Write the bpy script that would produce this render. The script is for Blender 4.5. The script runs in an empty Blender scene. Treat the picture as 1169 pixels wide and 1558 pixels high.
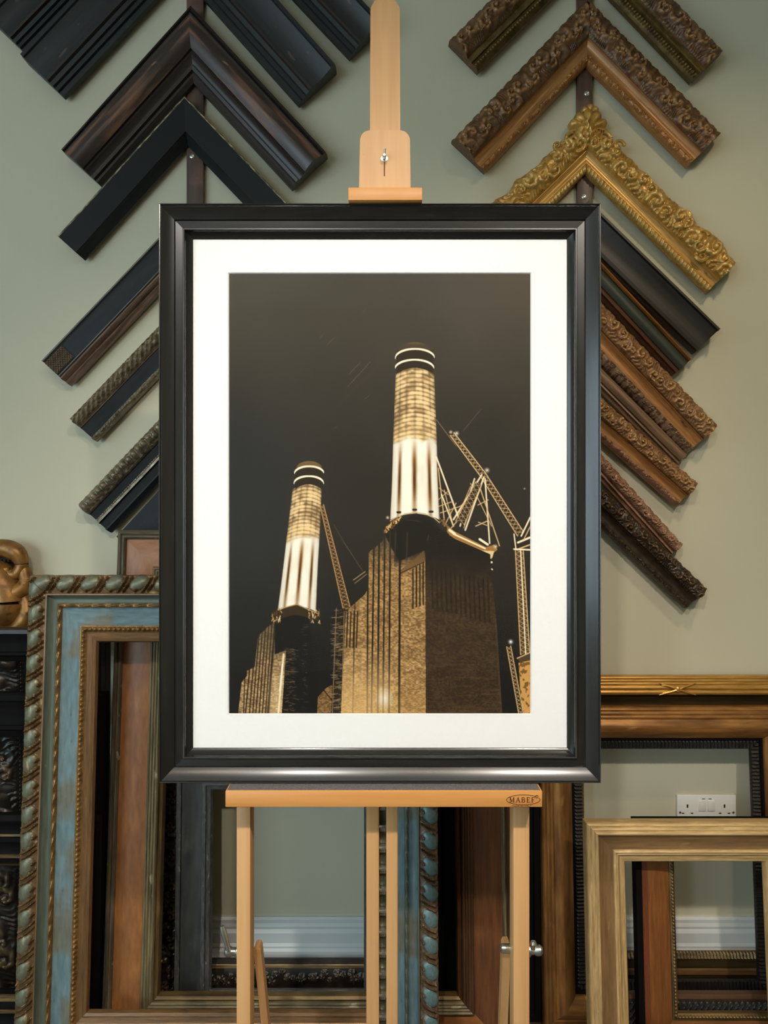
import bpy, bmesh, math, random
import numpy as np
from mathutils import Vector, Matrix

# ------------------------------------------------------------------ basics
W_PX, H_PX, F = 1169, 1558, 1171.0
CX, CY, CAMZ = 584.5, 779.0, 1.2
WALL_Y = 1.92
SC = bpy.context.scene
COL = SC.collection

def lin(c):
    out = []
    for v in c[:3]:
        v = v / 255.0
        out.append(v / 12.92 if v <= 0.04045 else ((v + 0.055) / 1.055) ** 2.4)
    return tuple(out) + (1.0,)

def wx(px, d): return (px - CX) / F * d
def wz(py, d): return CAMZ - (py - CY) / F * d

def empty(name, loc, rx=0.0, label=None, cat=None, group=None):
    o = bpy.data.objects.new(name, None)
    o.empty_display_size = 0.05
    COL.objects.link(o)
    o.location = loc
    o.rotation_euler = (rx, 0, 0)
    tag(o, label, cat, group)
    return o

def tag(o, label=None, cat=None, group=None, kind=None):
    if label: o['label'] = label
    if cat: o['category'] = cat
    if group: o['group'] = group
    if kind: o['kind'] = kind
    return o

def link_mesh(name, me, mats, parent=None, loc=None):
    o = bpy.data.objects.new(name, me)
    COL.objects.link(o)
    for m in (mats if isinstance(mats, (list, tuple)) else [mats]):
        me.materials.append(m)
    if parent is not None: o.parent = parent
    if loc is not None: o.location = loc
    return o

def smooth(me, ang=32):
    me.polygons.foreach_set('use_smooth', [True] * len(me.polygons))
    me.set_sharp_from_angle(angle=math.radians(ang))

def from_bm(name, bm, mat, parent=None, loc=None, sm=True):
    me = bpy.data.meshes.new(name)
    bm.normal_update()
    bm.to_mesh(me); bm.free()
    if sm: smooth(me)
    return link_mesh(name, me, mat, parent, loc)

def bm_box(bm, x0, x1, y0, y1, z0, z1, bev=0.0, seg=2):
    r = bmesh.ops.create_cube(bm, size=1.0)
    vs = r['verts']
    for v in vs:
        v.co = Vector(((x0 + x1) / 2 + v.co.x * (x1 - x0), (y0 + y1) / 2 + v.co.y * (y1 - y0), (z0 + z1) / 2 + v.co.z * (z1 - z0)))
    if bev > 0:
        es = list({e for v in vs for e in v.link_edges})
        bmesh.ops.bevel(bm, geom=es, offset=bev, segments=seg, affect='EDGES', profile=0.5)

def box(name, x0, x1, y0, y1, z0, z1, mat, parent=None, bev=0.0, origin=None):
    bm = bmesh.new(); bm_box(bm, x0, x1, y0, y1, z0, z1, bev)
    return from_bm(name, bm, mat, parent)

def bm_prism(bm, pts, y0, y1, bev=0.0):
    """polygon in x,z extruded from y0 (near) to y1"""
    a = [bm.verts.new((p[0], y0, p[1])) for p in pts]
    b = [bm.verts.new((p[0], y1, p[1])) for p in pts]
    n = len(pts)
    bm.faces.new(a); bm.faces.new(list(reversed(b)))
    for i in range(n):
        bm.faces.new((a[i], b[i], b[(i + 1) % n], a[(i + 1) % n]))
    bmesh.ops.recalc_face_normals(bm, faces=bm.faces[:])
    if bev:
        es = [e for e in bm.edges if abs(e.verts[0].co.y - e.verts[1].co.y) < 1e-6 and e.verts[0].co.y == min(y0, y1)]
        bmesh.ops.bevel(bm, geom=es, offset=bev, segments=2, affect='EDGES')

def bm_cyl(bm, p0, p1, r0, r1=None, seg=20):
    if r1 is None: r1 = r0
    p0 = Vector(p0); p1 = Vector(p1); d = p1 - p0
    q = d.to_track_quat('Z', 'Y').to_matrix().to_4x4()
    M = Matrix.Translation((p0 + p1) / 2) @ q
    bmesh.ops.create_cone(bm, cap_ends=True, segments=seg, radius1=r0, radius2=r1, depth=d.length, matrix=M)

def bm_lathe(bm, p0, axis, prof, seg=20):
    """prof: list of (r, t) along the axis"""
    p0 = Vector(p0); q = Vector(axis).to_track_quat('Z', 'Y')
    rings = []
    for r, t in prof:
        rings.append([bm.verts.new(p0 + q @ Vector((r * math.cos(2 * math.pi * k / seg), r * math.sin(2 * math.pi * k / seg), t))) for k in range(seg)])
    for a, b in zip(rings, rings[1:]):
        for k in range(seg):
            bm.faces.new((a[k], a[(k + 1) % seg], b[(k + 1) % seg], b[k]))
    bm.faces.new(list(reversed(rings[0]))); bm.faces.new(rings[-1])

# ------------------------------------------------------------------ materials
def mk(name, c1, c2=None, metal=0.0, rough=0.5, coord='UV', scale=(1, 1, 1), thr=(0.35, 0.65),
       c3=None, s3=30, t3=(0.6, 0.68), bump=0.0, bscale=200, cm=None, spec=0.5, coat=0.0, rvar=0.0, c4=None, s4=6, t4=(0.5, 0.7),
       detail=6):
    m = bpy.data.materials.new(name); m.use_nodes = True
    nt = m.node_tree; N = nt.nodes; L = nt.links
    b = N['Principled BSDF']
    b.inputs['Metallic'].default_value = metal
    b.inputs['Roughness'].default_value = rough
    b.inputs['Specular IOR Level'].default_value = spec
    b.inputs['Coat Weight'].default_value = coat
    b.inputs['Coat Roughness'].default_value = 0.15
    tc = N.new('ShaderNodeTexCoord'); out = tc.outputs[coord]
    def noise(sc, det=detail, stretch=(1, 1, 1)):
        mp = N.new('ShaderNodeMapping'); mp.inputs['Scale'].default_value = stretch
        L.new(out, mp.inputs['Vector'])
        n = N.new('ShaderNodeTexNoise'); n.inputs['Scale'].default_value = sc; n.inputs['Detail'].default_value = det
        L.new(mp.outputs[0], n.inputs['Vector'])
        return n.outputs['Fac']
    def ramp(f, t):
        r = N.new('ShaderNodeMapRange'); r.inputs['From Min'].default_value = t[0]; r.inputs['From Max'].default_value = t[1]
        L.new(f, r.inputs['Value']); return r.outputs[0]
    def mix(fac, A, B):
        x = N.new('ShaderNodeMix'); x.data_type = 'RGBA'
        L.new(fac, x.inputs['Factor'])
        if isinstance(A, tuple): x.inputs['A'].default_value = A
        else: L.new(A, x.inputs['A'])
        x.inputs['B'].default_value = B
        return x.outputs['Result']
    col = lin(c1)
    f1 = noise(1.0, detail, scale)
    if c2: col = mix(ramp(f1, thr), col, lin(c2))
    if c4: col = mix(ramp(noise(s4, 4), t4), col, lin(c4))
    if cm:
        at = N.new('ShaderNodeAttribute'); at.attribute_name = 'mask'
        col = mix(at.outputs['Fac'], col, lin(cm))
    if c3: col = mix(ramp(noise(s3, 8, (.35, 1, 1) if coord == 'UV' else (1, 1, 1)), t3), col, lin(c3))
    if coord == 'UV':                      # fine hand-worn streaks along the moulding
        fs = noise(1.0, 5, (scale[0] * 3.3 + 6, scale[1] * 2.2 + 60, 1)); fr_ = N.new('ShaderNodeMapRange')
        fr_.inputs['From Min'].default_value = .3; fr_.inputs['From Max'].default_value = .7; fr_.inputs['To Min'].default_value = .78; fr_.inputs['To Max'].default_value = 1.18
        L.new(fs, fr_.inputs['Value'])
        vm = N.new('ShaderNodeVectorMath'); vm.operation = 'SCALE'
        if isinstance(col, tuple): vm.inputs[0].default_value = col[:3]
        else: L.new(col, vm.inputs[0])
        L.new(fr_.outputs[0], vm.inputs['Scale']); col = vm.outputs[0]
    if isinstance(col, tuple): b.inputs['Base Color'].default_value = col
    else: L.new(col, b.inputs['Base Color'])
    if rvar:
        r = N.new('ShaderNodeMapRange'); r.inputs['To Min'].default_value = max(0.03, rough - rvar); r.inputs['To Max'].default_value = min(1, rough + rvar)
        r.inputs['From Min'].default_value = 0.3; r.inputs['From Max'].default_value = 0.7
        L.new(f1, r.inputs['Value']); L.new(r.outputs[0], b.inputs['Roughness'])
    if bump:
        bp = N.new('ShaderNodeBump'); bp.inputs['Strength'].default_value = bump; bp.inputs['Distance'].default_value = 0.002
        L.new(noise(bscale, 5), bp.inputs['Height']); L.new(bp.outputs[0], b.inputs['Normal'])
    return m

ST = (4, 90, 1)       # streaks running along a moulding (UV = along, across)
ST2 = (9, 160, 1)
M = {}
M['wall'] = mk('wall_paint', (200, 194, 168), (194, 188, 162), coord='Object', scale=(2, 2, 2), rough=0.75, spec=0.25, bump=0.06, bscale=350)
M['white_paint'] = mk('skirting_white_gloss', (214, 216, 212), (204, 206, 202), coord='Object', scale=(3, 3, 3), rough=0.35)
M['ceiling'] = mk('ceiling_paint', (225, 222, 214), coord='Object', rough=0.9)
M['floor'] = mk('floor_boards', (92, 72, 54), (66, 50, 38), coord='Object', scale=(2, 30, 2), rough=0.5)
M['black_lac'] = mk('black_lacquer', (38, 36, 32), (30, 29, 26), scale=(3, 40, 1), rough=0.24, rvar=0.04, coat=0.25)
M['black_lac_worn'] = mk('black_lacquer_rubbed', (74, 72, 66), (40, 38, 34), scale=ST2, rough=0.3, coat=0.2)
M['beech'] = mk('beech_wood', (222, 172, 116), (205, 151, 94), coord='Object', scale=(70, 70, 3), thr=(0.3, 0.75), rough=0.45, bump=0.05, bscale=400,
                c3=(178, 118, 66), s3=260, t3=(0.72, 0.8))
M['beech_h'] = mk('beech_wood_horizontal', (224, 158, 88), (208, 140, 72), coord='Object', scale=(4, 60, 60), thr=(0.3, 0.75), rough=0.42, bump=0.05, bscale=400,
                  c3=(150, 92, 48), s3=150, t3=(0.74, 0.8))
M['metal'] = mk('zinc_metal', (200, 200, 192), (165, 165, 158), coord='Object', metal=0.9, scale=(40, 40, 40), rough=0.3)
M['felt'] = mk('grey_felt', (118, 112, 108), (88, 84, 84), coord='Object', scale=(400, 400, 400), rough=0.95, bump=0.5, bscale=900)
M['ink'] = mk('burnt_mark', (96, 50, 18), coord='Object', rough=0.6)
M['plastic'] = mk('white_plastic', (226, 224, 216), coord='Object', rough=0.3)
M['dark_hole'] = mk('socket_slot', (24, 22, 20), coord='Object', rough=0.6)
M['mount'] = mk('mount_board', (250, 248, 244), (247, 245, 240), coord='Object', scale=(300, 300, 300), rough=0.9, spec=0.1)
M['bevel'] = mk('mount_bevel_core', (240, 236, 228), coord='Object', rough=0.9)
M['backing'] = mk('brown_backing_board', (120, 92, 64), coord='Object', rough=0.9)
M['batten'] = mk('dark_brown_batten', (88, 64, 52), (58, 42, 34), coord='Object', scale=(60, 60, 5), rough=0.4, c4=(112, 82, 68), s4=14)

# dark samples on the left
M['blk'] = mk('ebonised', (26, 27, 26), (19, 19, 19), scale=ST, rough=0.42, rvar=0.08, c3=(74, 60, 48), s3=60, t3=(0.66, 0.71))
M['blk2'] = mk('ebonised_blue_black', (30, 34, 35), (22, 24, 25), scale=ST, rough=0.45, c3=(74, 62, 50), s3=50, t3=(0.66, 0.71))
M['blkmat'] = mk('matt_black', (13, 15, 14), (10, 11, 11), scale=ST, rough=0.6, spec=0.3)
M['edge_worn'] = mk('worn_gilt_edge', (70, 66, 48), (176, 158, 104), scale=(50, 200, 1), thr=(0.45, 0.6), rough=0.5)
M['brown_dist'] = mk('distressed_brown', (54, 42, 35), (124, 84, 60), scale=(5, 60, 1), thr=(0.48, 0.64), rough=0.42, c3=(160, 128, 96), s3=38, t3=(0.65, 0.72), rvar=0.08)
M['brown_dark'] = mk('dark_brown_varnish', (40, 33, 30), (56, 44, 38), scale=ST, rough=0.38, c3=(120, 104, 84), s3=70, t3=(0.73, 0.77))
M['navy'] = mk('blue_black_panel', (27, 31, 33), (35, 40, 42), scale=(4, 30, 1), rough=0.6, spec=.3, cm=(128, 108, 80))
M['silver_old'] = mk('tarnished_silver', (150, 138, 114), (92, 80, 62), metal=0.35, scale=(60, 200, 1), rough=0.42, c3=(190, 180, 158), s3=160, t3=(0.6, 0.7))
M['copper_edge'] = mk('copper_brown_edge', (146, 118, 98), (92, 72, 60), metal=0.15, scale=ST2, rough=0.4, c3=(168, 138, 112), s3=60, t3=(0.66, 0.74))
M['grey_edge'] = mk('grey_lip', (108, 108, 98), (80, 80, 74), scale=ST, rough=0.5)
# gilt samples on the right
M['bronze_gilt'] = mk('dark_bronze_gilt', (116, 80, 46), (80, 56, 34), metal=0.2, scale=(50, 90, 1), rough=0.42, bump=0.3, bscale=300, cm=(154, 112, 66))
M['tan_gilt'] = mk('tan_gilt', (152, 112, 68), (108, 76, 46), metal=0.2, scale=(50, 90, 1), rough=0.42, bump=0.3, bscale=300, cm=(190, 148, 92))
M['bronze_flat'] = mk('orange_bronze_gilt', (178, 124, 68), (144, 98, 54), metal=0.25, scale=ST2, rough=0.38, c3=(80, 54, 34), s3=60, t3=(0.66, 0.74))
M['gold'] = mk('antique_gold', (204, 160, 80), (164, 122, 56), metal=0.35, scale=(40, 60, 1), rough=0.36, bump=0.2, bscale=300, cm=(232, 194, 116))
M['gold_flat'] = mk('antique_gold_smooth', (214, 168, 92), (180, 134, 66), metal=0.35, scale=ST2, rough=0.33, c3=(110, 76, 34), s3=50, t3=(0.68, 0.75))
M['old_gold'] = mk('olive_gold', (120, 96, 48), (84, 64, 34), metal=0.45, scale=(50, 70, 1), rough=0.42, cm=(166, 134, 70))
M['choc'] = mk('dark_chocolate', (34, 28, 20), (46, 38, 26), scale=ST, rough=0.45, rvar=0.05)
M['green'] = mk('dark_green_paint', (52, 58, 44), (40, 46, 36), scale=ST, rough=0.5, c3=(108, 110, 88), s3=70, t3=(0.72, 0.76))
M['orange_line'] = mk('orange_gilt_line', (176, 110, 42), (126, 78, 32), metal=0.3, scale=ST2, rough=0.4)
M['rust'] = mk('rust_brown_edge', (96, 60, 34), (64, 42, 28), scale=ST2, rough=0.45)
M['taupe'] = mk('taupe_bronze', (134, 106, 78), (102, 80, 60), metal=0.1, scale=ST2, rough=0.45)
M['pink'] = mk('pinkish_bronze', (158, 118, 88), (124, 90, 66), metal=0.15, scale=(50, 80, 1), rough=0.42, cm=(178, 140, 106))
M['dkbronze'] = mk('blackened_bronze', (70, 54, 38), (48, 38, 28), metal=0.3, scale=(50, 80, 1), rough=0.4, cm=(110, 84, 56))
# stacked frames
M['egg'] = mk('gilt_leaf_and_green_egg', (126, 98, 60), (98, 74, 46), metal=0.3, scale=(40, 60, 1), rough=0.42, cm=(112, 112, 90), c3=(178, 148, 100), s3=90, t3=(0.62, 0.7))
M['egg_blue'] = mk('gilt_leaf_and_blue_egg', (122, 100, 76), (98, 78, 58), metal=0.2, scale=(40, 60, 1), rough=0.42, cm=(104, 134, 134), c3=(160, 140, 112), s3=90, t3=(0.64, 0.7))
M['sage'] = mk('sage_scoop', (98, 106, 90), (78, 88, 76), scale=ST, rough=0.5, c3=(130, 128, 104), s3=50, t3=(0.66, 0.74))
M['blue'] = mk('duck_egg_blue', (108, 132, 134), (94, 118, 122), scale=(6, 30, 1), rough=0.6, c4=(106, 106, 92), s4=7, t4=(0.50, 0.58),
               c3=(92, 84, 68), s3=110, t3=(0.66, 0.72))
M['gilt_bead'] = mk('gilt_beading', (156, 118, 66), (118, 86, 46), metal=0.45, scale=(60, 80, 1), rough=0.38)
M['brown_gilt'] = mk('brown_gilt_flat', (132, 96, 58), (102, 74, 46), metal=0.25, scale=ST2, rough=0.42)
M['orange'] = mk('orange_brown_panel', (166, 110, 58), (136, 84, 44), scale=(7, 24, 1), thr=(0.3, 0.7), rough=0.42, c4=(128, 82, 58), s4=5, t4=(0.52, 0.75),
                 c3=(206, 160, 104), s3=45, t3=(0.73, 0.78))
M['orange_shaded'] = mk('orange_brown_panel_shaded', (116, 72, 42), (84, 54, 34), scale=(5, 60, 1), thr=(0.35, 0.7), rough=0.42, c4=(134, 84, 46), s4=4, t4=(0.5, 0.75))  # orange panel browned for the right stile, partly painting in its shade
M['olive_wood'] = mk('olive_gilt_reeds', (132, 118, 84), (92, 80, 56), metal=0.1, scale=ST2, rough=0.45, c3=(170, 158, 120), s3=60, t3=(0.66, 0.73))
M['grey_brown'] = mk('grey_brown_edge', (108, 98, 78), (74, 66, 52), scale=ST2, rough=0.5, c3=(160, 150, 124), s3=70, t3=(0.66, 0.72))
M['slate'] = mk('slate_grey_scumble', (66, 66, 62), (44, 44, 42), scale=(5, 25, 1), rough=0.6, c4=(88, 87, 80), s4=8, t4=(0.55, 0.7))
M['slate_edge'] = mk('rubbed_grey_edge', (86, 84, 80), (60, 58, 56), scale=(30, 150, 1), rough=0.5, c3=(130, 126, 118), s3=140, t3=(0.62, 0.7))
M['dark_carved'] = mk('black_bronze_carving', (46, 38, 28), (30, 25, 20), metal=0.2, scale=(60, 80, 1), rough=0.36, cm=(92, 74, 48))
M['dim_gilt'] = mk('dim_gilt_line', (132, 106, 62), (84, 66, 40), metal=0.4, scale=ST2, rough=0.38)
M['gold_reed'] = mk('bright_gold_reeding', (206, 158, 78), (170, 124, 56), metal=0.5, scale=ST2, rough=0.32, c3=(126, 86, 42), s3=60, t3=(0.68, 0.76))
M['dark_scoop'] = mk('dark_gilt_scoop', (74, 56, 30), (54, 42, 24), metal=0.3, scale=ST, rough=0.4)
M['bole_gold'] = mk('gold_over_brown_bole', (170, 120, 64), (118, 76, 42), metal=0.4, scale=(6, 45, 1), thr=(0.38, 0.66), rough=0.28, c3=(206, 160, 96), s3=30, t3=(0.64, 0.74))
M['walnut'] = mk('walnut_brown', (98, 68, 46), (70, 48, 34), metal=0.1, scale=ST, rough=0.35, rvar=0.08)
M['ribbed_dark'] = mk('blackened_ribs', (30, 26, 20), (20, 18, 14), metal=0.0, scale=(40, 60, 1), rough=0.45)
M['limed_gold'] = mk('washed_pale_gold', (216, 182, 126), (184, 150, 98), metal=0.15, scale=ST2, rough=0.4, c3=(232, 206, 148), s3=50, t3=(0.62, 0.72))
M['limed_brown'] = mk('washed_brown_scoop', (156, 120, 78), (132, 102, 68), metal=0.1, scale=(4, 50, 1), rough=0.45, c3=(182, 152, 110), s3=30, t3=(0.64, 0.74))
M['limed_grey'] = mk('washed_grey_side', (142, 130, 106), (110, 100, 82), metal=0.05, scale=ST2, rough=0.5)
M['red_chip'] = mk('red_brown_chipped', (122, 64, 38), (110, 62, 36), scale=ST2, rough=0.42, c3=(196, 150, 116), s3=60, t3=(0.70, 0.74))
M['red_brown'] = mk('red_brown_stain', (142, 88, 44), (118, 72, 36), scale=(4, 60, 1), rough=0.4)
M['black_plain'] = mk('plain_black', (18, 16, 14), (12, 11, 10), scale=ST, rough=0.65, spec=.1)

# ------------------------------------------------------------------ relief ornament (all return metres, mask)
def sm01(x): x = np.clip(x, 0, 1); return x * x * (3 - 2 * x)

def o_beads(u0, hw, p, amp, el=0.46):
    def f(s, u, W):
        ds = (s / p - np.floor(s / p) - .5) * p
        r2 = (ds / (el * p)) ** 2 + ((u - u0) * W / hw) ** 2
        h = amp * np.sqrt(np.clip(1 - r2, 0, 1)); return h, h * 0
    return f

def o_ribs(u0, u1, p, amp, slant=0.0, sharp=1.0):
    def f(s, u, W):
        ph = 2 * np.pi * (s + slant * (u - u0) * W) / p
        env = sm01((u - u0) / .02) * sm01((u1 - u) / .02)
        h = amp * (0.5 + 0.5 * np.cos(ph)) ** sharp * env
        return h, h / max(amp, 1e-6)
    return f

def o_eggs(u0, u1, p, amp):
    """raised ovals set slantwise with curling leaves between them"""
    def f(s, u, W):
        v = (u - u0) / (u1 - u0)                       # 0..1 across the band
        inb = sm01(v / .08) * sm01((1 - v) / .08)
        q = s / p + 0.32 * (v - .5)
        c = q - np.floor(q) - .5
        egg = np.clip(1 - (c / 0.35) ** 2 - ((v - .42) / .46) ** 2, 0, 1)
        leaf = np.abs(np.abs(c + 0.25 * (v - .3) ** 2) - 0.40)
        leaf = np.clip(1 - leaf / .06, 0, 1)
        vein = 0.5 + 0.5 * np.cos(2 * np.pi * (c * 9 + v * 3))
        pearl = np.clip(1 - (c / 0.09) ** 2 - ((v - .82) / .10) ** 2, 0, 1)
        h = amp * inb * np.maximum(np.maximum(np.sqrt(egg) * .62, np.sqrt(leaf) * 1.0 * (0.8 + .2 * vein)), np.sqrt(pearl) * 1.0)
        mask = sm01(egg * 4) * (1 - sm01(pearl * 3))
        return h, mask
    return f

def o_scroll(u0, u1, p, amp, seed=1, size=1.0, turns=3.0, fine=1.0, corner=None):
    """rows of curling acanthus scrolls: log-spiral ridges inside round envelopes, over a leafy ground"""
    def f(s, u, W):
        rnd = random.Random(seed)
        v = u * W; lo = u0 * W; hi = u1 * W; bw = hi - lo
        h = np.zeros_like(s); 
        smin, smax = float(s.min()) - p, float(s.max()) + p
        n0, n1 = int(math.floor(smin / p)), int(math.ceil(smax / p))
        for k in range(n0, n1 + 1):
            for sub in range(2):
                cs = (k + (0.5 if sub else 0) + rnd.uniform(-.08, .08)) * p
                cv = lo + bw * ((0.32 if (k + sub) % 2 else 0.66) + rnd.uniform(-.06, .06))
                R = bw * (0.52 if not sub else 0.36) * size * rnd.uniform(.85, 1.1)
                dx = s - cs; dy = v - cv
                r = np.sqrt(dx * dx + dy * dy) + 1e-6
                msk = r < R
                if not msk.any(): continue
                th = np.arctan2(dy, dx) * (1 if (k + sub) % 2 else -1)
                e = np.clip(1 - (r / R) ** 2, 0, 1)
                sp = 0.5 + 0.5 * np.cos(th + turns * np.log(r / R) + rnd.uniform(0, 6.28))
                lv = 0.5 + 0.5 * np.cos(th * 7 + r / R * 5)
                c = e ** .5 * (0.25 + 0.75 * sp ** 1.4) * (0.78 + 0.22 * lv)
                ball = np.clip(1 - (r / (R * .2)) ** 2, 0, 1) ** .5
                c = np.maximum(c, ball * .9)
                h = np.where(msk, np.maximum(h, c), h)
        gr = 0.5 + 0.5 * np.cos(2 * np.pi * (s / (p * .18 * fine)) + 3.0 * np.sin(2 * np.pi * v / (bw * .7) + s / p * 4))
        h = np.maximum(h, 0.30 * gr)
        env = sm01((u - u0) / .04) * sm01((u1 - u) / .04)
        h = h * env
        return amp * h, sm01((h - .45) / .4)
    return f

def o_lumps(u0, u1, p, amp, seed=3):
    """small irregular flower sprigs scattered on a band"""
    def f(s, u, W):
        rnd = random.Random(seed); v = u * W; lo = u0 * W; bw = (u1 - u0) * W
        h = np.zeros_like(s); n0 = int(s.min() / p) - 1; n1 = int(s.max() / p) + 2
        for k in range(n0, n1):
            for q in range(3):
                cs = (k + rnd.random()) * p; cv = lo + bw * rnd.uniform(.15, .85); R = min(bw * .3, p * .35) * rnd.uniform(.6, 1.2)
                dx = s - cs; dy = v - cv; r = np.sqrt(dx * dx + dy * dy) / R; th = np.arctan2(dy, dx)
                h = np.maximum(h, np.sqrt(np.clip(1 - r * r, 0, 1)) * (.6 + .4 * np.cos(th * 5 + q)))
        env = sm01((u - u0) / .03) * sm01((u1 - u) / .03)
        return amp * h * env, sm01(h * 1.4 - .5)
    return f

def o_twist(u0, hw, p, amp):
    def f(s, u, W):
        d = (u - u0) * W
        c = np.sqrt(np.clip(1 - (d / hw) ** 2, 0, 1))
        h = amp * c * (.55 + .45 * np.cos(2 * np.pi * s / p + d / hw * 1.6)); return h, h * 0
    return f

def o_weave(u0, u1, p, amp, smax):
    """basket-like carving only on the first stretch from the end (s measured from the free end)"""
    def f(s, u, W):
        v = u * W
        a = np.sin(2 * np.pi * (s + v) / p); b = np.sin(2 * np.pi * (s - v * 1.1) / p + 1)
        h = np.abs(a * b) ** .6
        env = sm01((u - u0) / .03) * sm01((u1 - u) / .03) * sm01((smax - s) / .004)
        return amp * h * env, h * env
    return f

def ragged(amp, p, seed=0):
    def g(s):
        r = np.abs(np.sin(np.pi * s / p + seed)) * .55 + np.abs(np.sin(np.pi * s / (p * .43) + seed * 2.1)) * .28 + np.abs(np.sin(np.pi * s / (p * .21) + seed * .7)) * .17
        return amp * r
    return g

# ------------------------------------------------------------------ swept mouldings
def curve(u0, u1, h0, h1, bulge, n=10):
    return [(u0 + (u1 - u0) * i / n, h0 + (h1 - h0) * i / n + bulge * math.sin(math.pi * i / n)) for i in range(n + 1)]

def reeds(u0, u1, h0, h1, n, amp, k=8):
    pts = []
    for i in range(n * k + 1):
        t = i / (n * k)
        pts.append((u0 + (u1 - u0) * t, h0 + (h1 - h0) * t + amp * abs(math.sin(math.pi * t * n))))
    return pts

def grid_mesh(name, P, mask, uv, faces_mi, mats, extra=None):
    """P (ni,nj,3); faces_mi: material index per column j (len nj-1) or -1 to skip"""
    ni, nj, _ = P.shape
    cols = [j for j in range(nj - 1) if faces_mi[j] >= 0]
    I, J = np.meshgrid(np.arange(ni - 1), np.array(cols), indexing='ij')
    a = (I * nj + J).ravel(); b = ((I + 1) * nj + J).ravel()
    quads = np.stack([a, b, b + 1, a + 1], 1)
    mi = np.tile(np.array([faces_mi[j] for j in cols]), ni - 1)
    verts = P.reshape(-1, 3)
    return verts, quads, mi

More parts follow.
